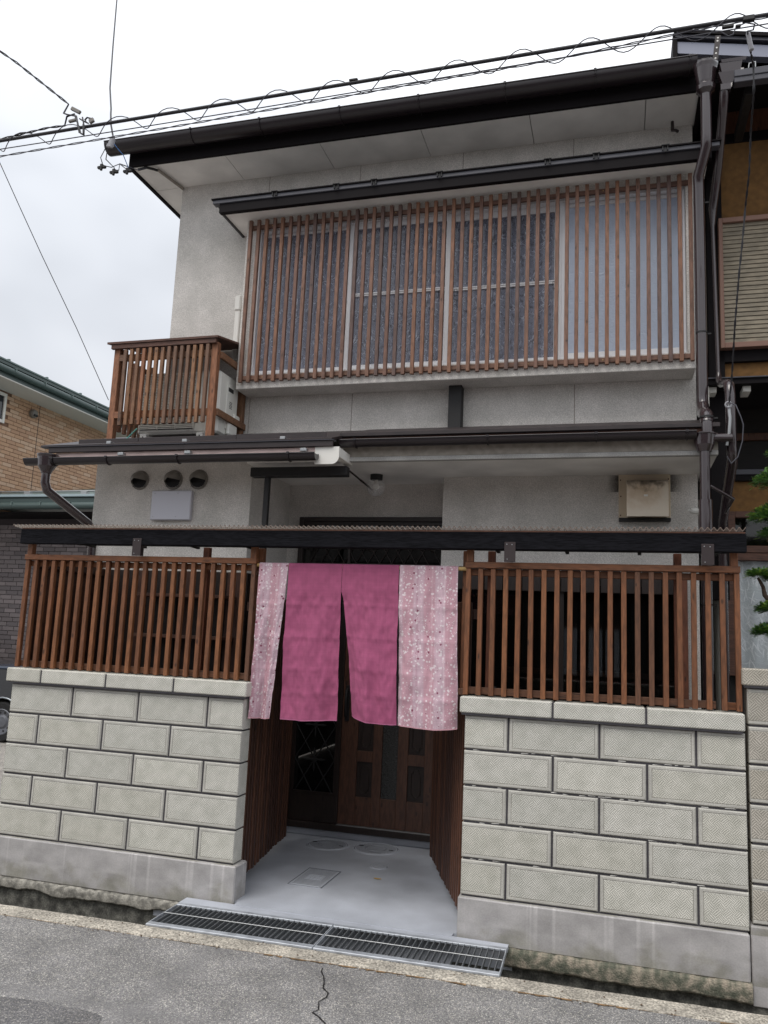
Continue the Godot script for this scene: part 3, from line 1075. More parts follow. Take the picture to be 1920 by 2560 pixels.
func block_walls() -> void:
	rng.seed = 41
	for s in 2:
		var x0 := -3.165 if s == 0 else 0.002
		var x1 := -1.411 if s == 0 else 1.511
		var t := thing("block_wall", "pale chiselled block wall on the left of the gate opening" if s == 0 else "pale chiselled block wall on the right of the gate opening", "wall", Vector3((x0 + x1) / 2, -0.04, -0.06), "stone block walls beside the gate")
		part(t, "mortar", box1(x0 + 0.008, x1 - 0.008, 0.2, 1.214, -0.110, -0.009), M.mortar)
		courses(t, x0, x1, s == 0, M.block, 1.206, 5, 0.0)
		if s == 0:
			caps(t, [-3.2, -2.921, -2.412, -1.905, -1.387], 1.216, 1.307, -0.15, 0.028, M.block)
			part(t, "base", box1(-3.45, -1.381, -0.045, 0.203, -0.145, 0.022, 0.007), M.base)
			part(t, "footing", rough_ledge(-3.45, -1.66, -0.044, -0.112, 0.034, 4), M.foot_pale)
		else:
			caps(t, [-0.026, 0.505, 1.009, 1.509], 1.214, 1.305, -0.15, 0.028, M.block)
			part(t, "base", box1(-0.008, 1.509, -0.03, 0.203, -0.145, 0.022, 0.007), M.base)
			part(t, "footing", rough_ledge(0.26, 1.513, -0.026, -0.122, 0.05, 6), M.moss)
		if s == 1:
			var ef := MB.new()
			for j in range(1, 5):
				var x := x0 + 0.05
				while x < x1 - 0.1:
					if rng.randf() < (0.55 if j < 3 else 0.35):
						var y := 1.206 - 0.2 * j + rng.randf_range(-0.003, 0.004)
						ef.quad(Vector3(x, y - 0.002, -0.0065), Vector3(x + rng.randf_range(0.015, 0.06), y - 0.001, -0.0065), Vector3(x + rng.randf_range(0.012, 0.05), y + rng.randf_range(0.0, 0.003), -0.0065), Vector3(x + 0.004, y + 0.002, -0.0065), Vector3(0, 0, 1))
					x += rng.randf_range(0.03, 0.09)
			part(t, "lime_bloom", ef, M.white).set_meta("kind", "stuff")
	# the neighbour's wall beside it
	var t := thing("block_wall", "weathered pinkish block wall of the house at the right edge, below the yew tree", "wall", Vector3(3.0, -0.1, -0.06))
	part(t, "mortar", box1(1.535, 5.5, 0.25, 1.45, -0.12, -0.012), M.mortar)
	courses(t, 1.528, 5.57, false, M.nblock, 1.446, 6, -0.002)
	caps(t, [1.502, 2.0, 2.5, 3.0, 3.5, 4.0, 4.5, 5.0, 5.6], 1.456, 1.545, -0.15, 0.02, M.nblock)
	part(t, "base", box1(1.5155, 5.6, -0.14, 0.244, -0.15, 0.012, 0.006), M.base)

# ---------------------------------------------------------------- slatted fences on the walls
func fences() -> void:
	rng.seed = 3
	var yb := 1.312
	for s in 2:
		var x0 := -3.192 if s == 0 else -0.021
		var x1 := -1.408 if s == 0 else 1.506
		var t := thing("slat_fence", "brown wooden slat fence standing on the left block wall" if s == 0 else "brown wooden slat fence standing on the right block wall, before the dark window", "fence", Vector3((x0 + x1) / 2, yb, -0.06), "slatted wooden fences on the block walls")
		var n := 25 if s == 0 else 21
		var sw := 0.0285
		var sm := cbox(Vector3(sw, 0.748, 0.030), 0.002)
		for i in n:
			var x := lerpf(x0 + sw / 2, x1 - sw / 2, float(i) / (n - 1))
			var k: int = 2 if rng.randf() < 0.14 else [0, 1, 3][rng.randi() % 3]
			part(t, "slat", sm, M.fen_v[k], Vector3(x, yb + 0.375, -0.046 + rng.randf_range(-0.0015, 0.0015))).rotation = Vector3(0, rng.randf_range(-0.05, 0.05), rng.randf_range(-0.0025, 0.0025))
		part(t, "top_rail", box1(x0 - 0.006, x1 + 0.004, 2.062, 2.099, -0.076, -0.024, 0.002), M.fen_h[0 if s == 0 else 1])
		part(t, "bottom_rail", box1(x0 + 0.01, x1 - (0.0 if s == 0 else 0.13), yb + 0.006, yb + 0.046, -0.094, -0.062, 0.002), M.fen_h[2])
		part(t, "upper_rail", box1(x0 + 0.01, x1 - 0.01, 2.02, 2.058, -0.094, -0.062, 0.002), M.fen_h[1])
		for p in ([-3.165, -1.82, -1.428] if s == 0 else [0.0, 0.118, 1.19, 1.48]):
			part(t, "post", box1(p - 0.02, p + 0.02, 2.0985, 2.175, -0.072, -0.03, 0.002) if p != -1.82 and p != 0.118 and p != 1.19 else box1(p - 0.022, p + 0.022, 1.31, 2.175, -0.16, -0.12, 0.002), M.post_red if p in [-1.82, 0.118, 1.19] else M.fen_v[0])
		if s == 1:
			part(t, "bottom_rail", box1(1.43, 1.50, yb + 0.004, yb + 0.044, -0.104, -0.073, 0.002), M.fen_h[0])
			part(t, "clip", box1(0.145, 0.17, yb + 0.0, yb + 0.055, -0.072, -0.066), M.black)
	# posts at the gate ends of both fences
	for s in 2:
		var x := -1.398 if s == 0 else -0.030
		var t := thing("gate_post", "square brown post closing the left fence beside the curtain" if s == 0 else "square brown post holding the curtain rod at the right fence", "post", Vector3(x, 1.31, -0.09), "wooden gate posts")
		part(t, "shaft", box1(x - 0.02, x + 0.02, 1.309, 2.17, -0.122, -0.082, 0.002), M.fen_v[1])
		part(t, "foot_block", box1(x - 0.026, x + 0.014, 1.3085, 1.345, -0.081, -0.055, 0.002), M.fen_v[2])

func side_screen() -> void:
	var t := thing("side_board_fence", "dark board fence closing the gap between the left slat fence and the house corner", "fence", Vector3(-3.2, -0.05, -0.55))
	for i in 11:
		part(t, "board", box1(-3.235, -3.215, 0.0, 2.12, -0.235 - i * 0.074, -0.165 - i * 0.074, 0.002), M.gate if i % 3 else M.gate2)
	for y in [0.4, 1.3, 2.05]:
		part(t, "rail", box1(-3.214, -3.18, y - 0.03, y + 0.03, -0.95, -0.15, 0.002), M.gate2)

func gate_roof() -> void:
	var t := thing("gate_roof", "dark timber gate beam with a corrugated sheet roof over both fences", "gate roof", Vector3(-0.83, 2.165, -0.2))
	part(t, "front_beam", box1(-3.196, 1.536, 2.168, 2.272, -0.006, 0.045, 0.004), M.beam)
	part(t, "back_beam", box1(-3.19, 1.53, 2.232, 2.252, -0.62, -0.57, 0.003), M.dark_wood)
	for i in 11:
		var x := -3.1 + i * 0.455
		var r := MB.new()
		r.bar(Vector3(x, 2.262, -0.008), Vector3(x, 2.240, -0.68), 0.035, 0.022)
		part(t, "rafter", r, M.dark_wood)
	part(t, "batten", box1(-3.19, 1.53, 2.2725, 2.281, -0.02, 0.042), M.rust_board)
	for x in [-2.25, 0.25, 1.336]:
		var pm := MB.new()
		pm.b2(x - 0.033, x + 0.033, 2.094, 2.212, 0.0455, 0.052, 0.002)
		pm.b2(x - 0.012, x + 0.012, 2.0995, 2.168, -0.02, 0.0455, 0.001)
		var pl := part(t, "bracket_plate", pm, M.plate)
		for q in [[-0.018, 2.198], [0.012, 2.196], [-0.015, 2.11]]:
			var nm := MB.new()
			nm.xf = Transform3D(Basis(Vector3.RIGHT, PI / 2), Vector3(x + q[0], q[1], 0.052))
			nm.lathe([Vector2(0.0035, 0), Vector2(0.003, 0.002), Vector2(0, 0.0025)], 8)
			part(pl, "nail", nm, M.steel)
	# corrugated sheets
	var pts := []
	var uvs := []
	var zs := [0.072, -0.1, -0.4, -0.72]
	for r in 4:
		pts.append([])
		uvs.append([])
		var nx := 8 * 148
		for i in nx + 1:
			var x := -3.245 + 4.775 * i / nx
			pts[r].append(Vector3(x, 2.292 - (0.072 - zs[r]) * 0.05 + 0.0085 * sin(TAU * (x + 3.245) / 0.0322), zs[r]))
			uvs[r].append(Vector2(x, zs[r]))
	var m := MB.new()
	m.grid(pts, uvs)
	part(t, "corrugated_sheet", fix_up(m), M.polycarb)
	var em := MB.new()
	for i in range(0, pts[0].size() - 1):
		var a: Vector3 = pts[0][i]
		var b: Vector3 = pts[0][i + 1]
		em.quad(a + Vector3(0, -0.0025, 0.001), b + Vector3(0, -0.0025, 0.001), b + Vector3(0, 0.0025, 0.001), a + Vector3(0, 0.0025, 0.001), Vector3(0, 0, 1))
	part(t, "sheet_edge", em, mat(rgb(120, 104, 94), 0.6))

# ---------------------------------------------------------------- the noren and its rod
func noren() -> void:
	var t := thing("noren_curtain", "pink split doorway curtain with cherry blossom side panels", "curtain", Vector3(-0.73, 1.08, -0.06))
	# top x0, x1, bottom x0, x1, bottom y left and right, depth of the billow, slit start, material, uv shift
	var P := [
		[-1.386, -1.184, -1.392, -1.262, 1.080, 1.084, 0.075, 0.97, "flower", 0.55],
		[-1.180, -0.816, -1.177, -0.799, 1.090, 1.106, 0.030, 0.93, "linen", 0.0],
		[-0.813, -0.443, -0.703, -0.412, 1.140, 1.110, 0.085, 0.83, "linen", 0.45],
		[-0.438, -0.072, -0.408, -0.051, 1.108, 1.108, 0.040, 0.9, "flower", 0.0]]
	var f := FastNoiseLite.new()
	f.seed = 8
	f.frequency = 1.0
	f.fractal_octaves = 3
	for k in 4:
		var p: Array = P[k]
		var nx := 34
		var ny := 84
		var pts := []
		var uvs := []
		for j in ny + 1:
			pts.append([])
			uvs.append([])
			var v := float(j) / ny
			for i in nx + 1:
				var u := float(i) / nx
				var x: float
				var y: float
				var z: float
				var top := lerpf(p[0], p[1], u)
				var bot := lerpf(p[2], p[3], u)
				if v < 0.07: # sleeve round the rod
					var a := lerpf(-PI * 0.5, PI * 0.42, v / 0.07)
					x = top
					y = 2.056 + 0.0185 * cos(a - 0.05)
					z = -0.06 + 0.0175 * sin(a)
				else:
					var q := (v - 0.07) / 0.93
					var late := smoothstep(0.0, 1.0, clampf((q - 0.08) / 0.92, 0, 1))
					if k == 2 and q > 0.18:
						late = pow((q - 0.18) / 0.82, 0.75) if u < 0.9 else late
						late = lerpf(late, pow(q, 1.4), u)
					elif k == 2:
						late = 0.0
					elif k == 0:
						late = pow(q, 1.1)
					x = lerpf(top, bot, late)
					var yb := lerpf(p[4], p[5], u) - 0.012 * sin(PI * u) * (1.0 if k > 1 else 0.3)
					y = lerpf(2.056 + 0.006, yb, q)
					var grow := smoothstep(0.05, 1.0, q)
					z = -0.043 + grow * p[6] * sin(PI * (u * 0.85 + 0.08)) * (1.0 if k != 0 else -0.8)
					z += grow * 0.017 * sin(u * 9.0 + k * 2.0 + q * 1.4) + (0.3 + grow) * 0.004 * sin(u * 23.0 + k + q * 3.0)
					z += 0.016 * f.get_noise_2d(u * 2.4 + k * 5.0, q * 3.0) * minf(q * 4.0, 1.0) + 0.006 * f.get_noise_2d(u * 9.0 + q * 5.0 + k * 3.0, q * 4.0 - u * 6.0) * minf(q * 4.0, 1.0)
					# horizontal fold creases left from the packet
					for cr in [0.26, 0.47, 0.68, 0.83]:
						var dd: float = (q - cr + 0.01 * f.get_noise_2d(u * 3.0, cr * 20.0)) / 0.012
						z += 0.0065 * exp(-dd * dd) * (0.6 + 0.6 * f.get_noise_2d(u * 4.0 + k, cr * 9.0))
				pts[j].append(Vector3(x, y, z))
				uvs[j].append(Vector2((top + 1.4) / 0.40 + p[9], v * 1.02 / 1.07) if p[8] == "flower" else Vector2((top + 1.4) * 1.6, v * 1.6))
		var m := MB.new()
		m.grid(pts, uvs, true)
		var cl := part(t, "cloth_panel", m, M[p[8]])
		cl.set_meta("label", ["narrow blossom print panel swung behind the left post", "plain rose pink panel left of the slit", "plain rose pink panel right of the slit, billowing", "blossom print panel at the right end"][k])
		var hem := MB.new()
		var row: Array = pts[ny]
		for i in nx:
			var a: Vector3 = row[i]; var b: Vector3 = row[i + 1]
			hem.quad(a + Vector3(0, 0.0, 0.0015), b + Vector3(0, 0.0, 0.0015), b + Vector3(0, 0.006, 0.0015), a + Vector3(0, 0.006, 0.0015), Vector3(0, 0, 1))
		part(cl, "hem", hem, mat(rgb(172, 100, 134) if p[8] == "linen" else rgb(196, 150, 160), 0.95))
	tag(part(self, "curtain_rod", tube1([Vector3(-1.41, 2.057, -0.06), Vector3(-0.7, 2.055, -0.06), Vector3(-0.008, 2.058, -0.06)], 0.0125, 12), M.bamboo), "pale bamboo rod carrying the pink doorway curtain", "curtain rod")

# ---------------------------------------------------------------- folded inner gates
func gates() -> void:
	rng.seed = 15
	for s in 2:
		var a := Vector3(-1.475, 0, -0.165) if s == 0 else Vector3(0.0, 0, -0.165)
		var b := Vector3(-1.655, 0, -1.375) if s == 0 else Vector3(-0.432, 0, -1.32)
		var d := b - a
		var t := thing("folding_gate", "dark red brown board gate folded open on the left of the porch" if s == 0 else "dark red brown board gate folded open on the right of the porch", "gate", (a + b) / 2.0 + Vector3(0, 0.07, 0), "folding gates inside the porch", atan2(-d.z, d.x))
		var L := d.length()
		var n := 18
		var face := 1.0 if s == 0 else -1.0   # which side looks into the passage
		var bm := cbox(Vector3(0.034, 1.8, 0.034), 0.003)
		for i in n:
			lpart(t, "board", bm, M.gate if rng.randf() < 0.6 else M.gate2, Vector3(-L / 2 + L * (i + 0.5) / n, 0.9 + rng.randf_range(-0.008, 0.008), 0.020 * face))
		lpart(t, "backing", box1(-L / 2, L / 2, 0.03, 1.79, -0.006, 0.002), M.gate2)
		for y in [0.12, 0.95, 1.72]:
			lpart(t, "rail", box1(-L / 2, L / 2, y - 0.03, y + 0.03, -0.036 * face, -0.007 * face, 0.002), M.gate2)
		lpart(t, "hinge", box1(-0.35, -0.345, 0.78, 0.92, 0.029 * face, 0.031 * face), M.steel)

# ---------------------------------------------------------------- the house
func half_gutter(x0: float, x1: float, y: float, z: float, r: float) -> MB:
	# half-round gutter open upwards, rolled front lip, closed ends
	var m := MB.new()
	m.xf = Transform3D(Basis(Vector3(0, 1, 0), Vector3(1, 0, 0), Vector3(0, 0, 1)), Vector3(0, y, z))
	# lathe axis runs along world x; angles sweep the lower half
	var n := 14
	for k in n:
		var t0 := PI + PI * k / n
		var t1 := PI + PI * (k + 1) / n
		for q in [[r, 1.0], [r - 0.003, -1.0]]:
			var p0: Vector3 = Vector3(0, sin(t0) * q[0], cos(t0) * q[0])
			var p1: Vector3 = Vector3(0, sin(t1) * q[0], cos(t1) * q[0])
			m.xf = Transform3D(Basis.IDENTITY, Vector3(0, y, z))
			var n0: Vector3 = Vector3(0, sin(t0), cos(t0)) * q[1]
			var n1: Vector3 = Vector3(0, sin(t1), cos(t1)) * q[1]
			m.tri(p0 + Vector3(x0, 0, 0), p1 + Vector3(x0, 0, 0), p1 + Vector3(x1, 0, 0), n0, n1, n1)
			m.tri(p0 + Vector3(x0, 0, 0), p1 + Vector3(x1, 0, 0), p0 + Vector3(x1, 0, 0), n0, n1, n0)
		for e in [x0, x1]:
			var ne := Vector3(-1 if e == x0 else 1, 0, 0)
			m.tri(Vector3(e, 0, 0), Vector3(e, sin(t0) * r, cos(t0) * r), Vector3(e, sin(t1) * r, cos(t1) * r), ne, ne, ne)
	m.xf = Transform3D.IDENTITY
	m.tube([Vector3(x0, y + 0.003, z + r), Vector3(x1, y + 0.003, z + r)], 0.006, 8)
	m.b2(x0, x1, y, y + 0.01, z - r, z - r + 0.004)
	return m

func strap(x: float, y: float, z: float, r: float) -> MB:
	var m := MB.new()
	var pts := []
	for k in 11:
		var t := PI + PI * k / 10.0
		pts.append(Vector3(x, y + sin(t) * (r + 0.003), z + cos(t) * (r + 0.003)))
	for i in 10:
		m.bar(pts[i], pts[i + 1], 0.012, 0.006, 0.0, Vector3(1, 0, 0))
	m.b2(x - 0.01, x + 0.01, y - 0.006, y + 0.012, z + r - 0.008, z + r + 0.012, 0.002)
	return m

func screen_window(t: Node3D, x0: float, x1: float, y0: float, y1: float, z: float, glass: Material, mid: float, stile: float, bottom: float, topb: float, curtain: Material) -> void:
	var f := MB.new()
	f.b2(x0, x0 + stile, y0, y1, z - 0.012, z + 0.012, 0.002)
	f.b2(x1 - stile, x1, y0, y1, z - 0.012, z + 0.012, 0.002)
	f.b2(x0 + stile, x1 - stile, y0, y0 + bottom, z - 0.011, z + 0.011, 0.002)
	f.b2(x0 + stile, x1 - stile, y1 - topb, y1, z - 0.011, z + 0.011, 0.002)
	if mid > 0.0:
		f.b2(x0 + stile, x1 - stile, mid - 0.014, mid - 0.003, z - 0.01, z + 0.012, 0.001)
		f.b2(x0 + stile, x1 - stile, mid + 0.003, mid + 0.014, z - 0.01, z + 0.012, 0.001)
	var o := part(t, "window_sash", f, M.alu)
	part(o, "pane", box1(x0 + stile, x1 - stile, y0 + bottom, y1 - topb, z - 0.003, z + 0.001), glass)
	if curtain:
		var pts := []
		var uvs := []
		for j in 9:
			pts.append([])
			uvs.append([])
			for i in 61:
				var u := float(i) / 60
				pts[j].append(Vector3(lerpf(x0, x1, u), lerpf(y1 + 0.02, y0 - 0.02, j / 8.0), z - 0.10 + 0.018 * sin(u * 44.0 + sin(u * 13.0) * 1.5)))
				uvs[j].append(Vector2(u, j / 8.0))
		var m := MB.new()
		m.grid(pts, uvs, true)
		part(o, "curtain", m, curtain)

func house() -> void:
	var zw := -1.5
	var t := thing("house", "two storey grey stucco house with timber screened bay window and brown gutters", "house", Vector3(-0.85, 0, -2.0))
	# walls as shells with openings
	var w := MB.new()
	var y0 := 2.95
	var y1 := 5.77
	w.b2(-3.11, -2.20, y0, y1, zw - 0.15, zw)
	w.b2(1.37, 1.432, y0, y1, zw - 0.15, zw)
	w.b2(-2.20, 1.37, y0, 3.77, zw - 0.15, zw)
	w.b2(-2.20, 1.37, 5.13, y1, zw - 0.15, zw)
	w.b2(-3.11, -2.96, y0, y1, -7.5, zw - 0.15)
	w.b2(1.282, 1.432, y0, y1, -7.5, zw - 0.15)
	w.b2(-2.96, 1.282, y0, y1, -7.5, -7.35)
	part(t, "upper_wall", w, M.stucco)
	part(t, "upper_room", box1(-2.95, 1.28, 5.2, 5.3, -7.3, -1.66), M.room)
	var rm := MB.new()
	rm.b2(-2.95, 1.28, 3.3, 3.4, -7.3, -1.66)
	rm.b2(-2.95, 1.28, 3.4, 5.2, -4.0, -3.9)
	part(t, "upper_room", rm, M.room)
	w = MB.new()
	# right bay of the ground floor with its window opening
	w.b2(-0.49, -0.42, 0.0, 2.95, zw - 0.12, zw)
	w.b2(1.335, 1.432, 0.0, 2.95, zw - 0.12, zw)
	w.b2(-0.42, 1.335, 2.13, 2.95, zw - 0.12, zw)
	w.b2(-0.42, 1.335, 0.0, 0.75, zw - 0.12, zw)
	w.b2(-0.49, -0.37, 0.0, 2.95, -1.77, zw - 0.12)
	w.b2(1.312, 1.432, 0.0, 2.95, -7.5, zw - 0.12)
	# porch back wall round the door
	w.b2(-1.93, -1.76, 0.0, 2.95, -1.90, -1.77)
	w.b2(-0.51, -0.37, 0.0, 2.95, -1.90, -1.771)
	w.b2(-1.76, -0.51, 2.632, 2.95, -1.90, -1.77)
	# projecting bathroom on the left
	w.b2(-3.362, -1.93, 0.0, 3.05, -1.09, -0.97)
	w.b2(-3.362, -3.24, 0.0, 3.05, -7.5, -1.09)
	w.b2(-2.05, -1.93, 0.0, 2.95, -1.90, -1.09)
	w.b2(-3.24, 1.312, 0.0, 2.95, -7.5, -7.35)
	part(t, "lower_wall", w, M.stucco)
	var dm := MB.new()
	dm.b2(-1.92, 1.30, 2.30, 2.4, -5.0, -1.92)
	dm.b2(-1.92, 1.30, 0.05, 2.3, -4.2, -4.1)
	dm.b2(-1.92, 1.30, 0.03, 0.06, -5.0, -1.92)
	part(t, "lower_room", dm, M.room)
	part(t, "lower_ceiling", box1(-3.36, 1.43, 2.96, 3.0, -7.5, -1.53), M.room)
	# caulked joints
	for x in [-2.21, -1.334, -0.41, 0.514]:
		part(t, "wall_joint", box1(x - 0.003, x + 0.003, 5.30, 5.765, zw, zw + 0.0015), M.beige_board)
	for x in [-2.253, -1.304, 0.536]:
		part(t, "wall_joint", box1(x - 0.003, x + 0.003, 3.33, 3.655, zw, zw + 0.0015), M.beige_board)
	# roof and soffit
	var r := MB.new()
	r.prism(PackedVector2Array([Vector2(1.02, 5.955), Vector2(1.02, 5.985), Vector2(4.6, 7.05), Vector2(7.9, 5.99), Vector2(7.9, 5.955)]), -3.46, 1.52)
	for i in r.v.size():
		var p := r.v[i]; r.v[i] = Vector3(p.z, p.y, -p.x)
		var q := r.n[i]; r.n[i] = Vector3(q.z, q.y, -q.x)
	var roof := part(t, "roof", r, M.fascia)
	part(roof, "drip_edge", box1(-3.47, 1.535, 5.925, 5.957, -1.045, -1.0, 0.003), M.awn_light)
	part(roof, "fascia_board", box1(-3.41, 1.45, 5.748, 5.925, -1.09, -1.062, 0.003), M.fascia)
	part(roof, "barge_board", box1(-3.435, -3.4, 5.748, 5.95, -7.9, -1.09, 0.003), M.fascia)
	part(roof, "barge_board", box1(1.45, 1.48, 5.748, 5.95, -7.9, -1.09, 0.003), M.fascia)
	var cuts := [-3.4, -2.47, -1.583, -0.697, 0.189, 1.07, 1.45]
	for i in 6:
		part(t, "soffit_panel", box1(cuts[i] + (0.003 if i else 0.0), cuts[i + 1] - 0.003, 5.765, 5.80, -1.52 if i else -1.499, -1.0895 + 0.002), M.soffit)
	for i in 4:
		part(t, "soffit_panel", box1(-3.4, -3.112, 5.765, 5.80, -3.3 - i * 1.5 if i else -3.0, -1.505 - i * 1.5 if i else -1.505), M.soffit)
	part(t, "soffit_backing", box1(-3.4, 1.45, 5.801, 5.83, -7.8, -1.1), M.plaster)
	# conduit under the corner of the eaves
	part(t, "conduit", tube1([Vector3(-3.30, 5.70, -1.05), Vector3(-3.25, 5.745, -1.10), Vector3(-3.20, 5.742, -1.13), Vector3(-3.165, 5.735, -1.15)], 0.012), M.black)
	part(t, "conduit", tube1([Vector3(-3.165, 5.742, -1.15), Vector3(-3.10, 5.745, -1.49)], 0.014), M.beige_board)
	part(t, "hook", tube1([Vector3(1.28, 5.765, -1.43), Vector3(1.28, 5.69, -1.43), Vector3(1.30, 5.655, -1.38), Vector3(1.315, 5.635, -1.37)], 0.012), M.brown_dull)
	# main gutter with straps and hopper
	var g := part(t, "gutter", half_gutter(-3.565, 1.42, 5.905, -0.965, 0.083), M.gutter)
	for x in [-2.70, -2.05, -1.335, -0.668, 0.022, 0.70, 1.37]:
		part(g, "strap", strap(x, 5.905, -0.965, 0.083), M.gutter)
	var dp := MB.new()
	dp.tube([Vector3(1.477, 5.66, -0.93), Vector3(1.475, 5.28, -0.93), Vector3(1.474, 5.215, -0.945), Vector3(1.43, 5.06, -1.07), Vector3(1.434, 4.99, -1.09), Vector3(1.437, 4.5, -1.10), Vector3(1.437, 3.40, -1.10), Vector3(1.436, 3.31, -1.095), Vector3(1.434, 3.255, -1.03), Vector3(1.43, 3.225, -0.9), Vector3(1.43, 3.19, -0.815), Vector3(1.43, 3.12, -0.79), Vector3(1.43, 3.03, -0.79)], 0.037, 18)
	dp.tube([Vector3(1.411, 2.93, -0.77), Vector3(1.41, 2.2, -0.77), Vector3(1.41, 0.1, -0.77)], 0.0325, 18)
	dp.tube([Vector3(1.411, 2.60, -0.77), Vector3(1.411, 2.28, -0.77)], 0.042, 18)
	var pipe := part(t, "downpipe", dp, M.brown)
	var hop := MB.new()
	hop.xf = Transform3D(Basis(), Vector3(1.477, 5.64, -0.93))
	hop.lathe([Vector2(0.038, -0.03), Vector2(0.042, -0.025), Vector2(0.068, 0.0), Vector2(0.072, 0.03), Vector2(0.062, 0.045), Vector2(0.066, 0.06), Vector2(0.083, 0.165), Vector2(0.090, 0.19), Vector2(0.090, 0.205), Vector2(0.084, 0.21), Vector2(0.08, 0.18)], 8, PI / 8, TAU + PI / 8)
	part(pipe, "hopper", hop, M.brown)
	hop = MB.new()
	hop.xf = Transform3D(Basis(), Vector3(1.411, 2.92, -0.78))
	hop.lathe([Vector2(0.033, 0.0), Vector2(0.045, 0.005), Vector2(0.062, 0.05), Vector2(0.07, 0.115), Vector2(0.076, 0.12), Vector2(0.076, 0.126), Vector2(0.066, 0.12)], 20)
	part(pipe, "hopper", hop, M.brown)
	part(pipe, "elbow_cover", tube1([Vector3(1.436, 3.33, -1.095), Vector3(1.434, 3.255, -1.02), Vector3(1.43, 3.222, -0.9), Vector3(1.43, 3.185, -0.82), Vector3(1.43, 3.12, -0.79)], 0.042, 16), M.brown)
	for q in [[1.437, 4.88, -1.10, 0.037], [1.437, 3.87, -1.10, 0.037], [1.43, 3.165, -0.80, 0.042], [1.41, 1.92, -0.77, 0.0325]]:
		var b := MB.new()
		b.xf = Transform3D(Basis(), Vector3(q[0], q[1], q[2]))
		b.lathe([Vector2(q[3], -0.006), Vector2(q[3] + 0.003, -0.006), Vector2(q[3] + 0.003, 0.006), Vector2(q[3], 0.006)], 20)
		b.b2(q[3], q[3] + 0.03, -0.005, 0.005, -0.03, -0.02)
		part(pipe, "pipe_band", b, M.black)
	# projecting bay with its opening
	var bay := MB.new()
	bay.b2(-2.275, 1.41, 3.66, 3.785, zw, -1.25, 0.004)
	bay.b2(-2.275, -2.166, 3.785, 5.2, zw, -1.25, 0.004)
	bay.b2(1.353, 1.41, 3.785, 5.2, zw, -1.25, 0.004)
	bay.b2(-2.166, 1.353, 5.125, 5.2, zw, -1.25, 0.004)
	part(t, "bay_box", bay, M.stucco_bay)
	part(t, "bay_bracket", box1(-0.452, -0.345, 3.29, 3.663, zw + 0.0, zw + 0.10, 0.004), M.black)
	# window frame and sashes
	var fr := MB.new()
	fr.b2(-2.165, 1.352, 5.10, 5.124, -1.38, -1.285, 0.002)
	fr.b2(-2.165, 1.352, 3.786, 3.806, -1.38, -1.285, 0.002)
	fr.b2(-2.165, -2.148, 3.8, 5.1, -1.38, -1.29, 0.002)
	fr.b2(1.334, 1.352, 3.8, 5.1, -1.38, -1.29, 0.002)
	part(t, "window_frame", fr, M.alu)
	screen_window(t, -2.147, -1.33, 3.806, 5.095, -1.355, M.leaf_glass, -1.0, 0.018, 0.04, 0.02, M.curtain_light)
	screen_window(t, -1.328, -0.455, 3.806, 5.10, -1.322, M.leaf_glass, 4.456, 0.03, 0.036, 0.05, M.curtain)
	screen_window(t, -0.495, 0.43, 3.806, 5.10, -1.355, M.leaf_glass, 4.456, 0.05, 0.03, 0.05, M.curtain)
	screen_window(t, 0.422, 0.475, 3.806, 5.10, -1.31, M.alu, -1.0, 0.018, 0.036, 0.03, null)
	screen_window(t, 0.46, 1.334, 3.806, 5.095, -1.345, M.frost, -1.0, 0.03, 0.05, 0.03, M.curtain_light)
	part(t, "window_mullion", box1(-0.49, -0.452, 3.807, 5.099, -1.308, -1.296, 0.002), M.alu)
	for x in [-0.53, -0.40, 0.385]:
		var lk := MB.new()
		for e in [[-0.013, 0.013, 0.027, 0.03], [-0.013, 0.013, -0.03, -0.027], [-0.013, -0.010, -0.027, 0.027], [0.010, 0.013, -0.027, 0.027]]:
			lk.b2(x + e[0], x + e[1], 4.41 + e[2], 4.41 + e[3], -1.309, -1.303)
		part(t, "window_latch", lk, M.black)
	# lattice screen
	rng.seed = 23
	var ls := part(t, "lattice_screen", box1(-2.228, 1.398, 5.098, 5.133, -1.248, -1.222, 0.002), M.lat_h[1])
	part(ls, "rail", box1(-2.228, 1.398, 3.73, 3.766, -1.248, -1.222, 0.002), M.lat_h[0])
	var sm := cbox(Vector3(0.0285, 1.468, 0.03), 0.0018)
	for i in 49:
		var k: int = 2 if rng.randf() < 0.2 else [0, 1, 3][rng.randi() % 3]
		part(ls, "slat", sm, M.lat_v[k], Vector3(lerpf(-2.2145, 1.384, i / 48.0), 4.436 + rng.randf_range(-0.003, 0.003), -1.2065 + rng.randf_range(-0.001, 0.001))).rotation = Vector3(0, rng.randf_range(-0.05, 0.05), rng.randf_range(-0.0014, 0.0014))
	for i in 7:
		var sc := MB.new()
		for y in [5.115, 3.748]:
			sc.xf = Transform3D(Basis(Vector3.RIGHT, PI / 2), Vector3(-2.02 + i * 0.555, y, -1.2215))
			sc.lathe([Vector2(0.005, 0), Vector2(0.004, 0.002), Vector2(0, 0.0025)], 8)
		part(ls, "screw", sc, M.bamboo)
	# awning over the bay
	var aw := part(t, "awning", box1(-2.43, 1.50, 5.20, 5.222, zw, -1.07), M.soffit)
	part(aw, "front_board", box1(-2.44, 1.52, 5.172, 5.252, -1.07, -1.024, 0.003), M.fascia)
	part(aw, "drip_edge", box1(-2.50, 1.575, 5.253, 5.288, -1.075, -1.012, 0.004), M.awn_light)
	var at := MB.new()
	at.prism(PackedVector2Array([Vector2(1.0, 5.2885), Vector2(1.0, 5.298), Vector2(1.5, 5.41), Vector2(1.5, 5.2885)]), -2.51, 1.585)
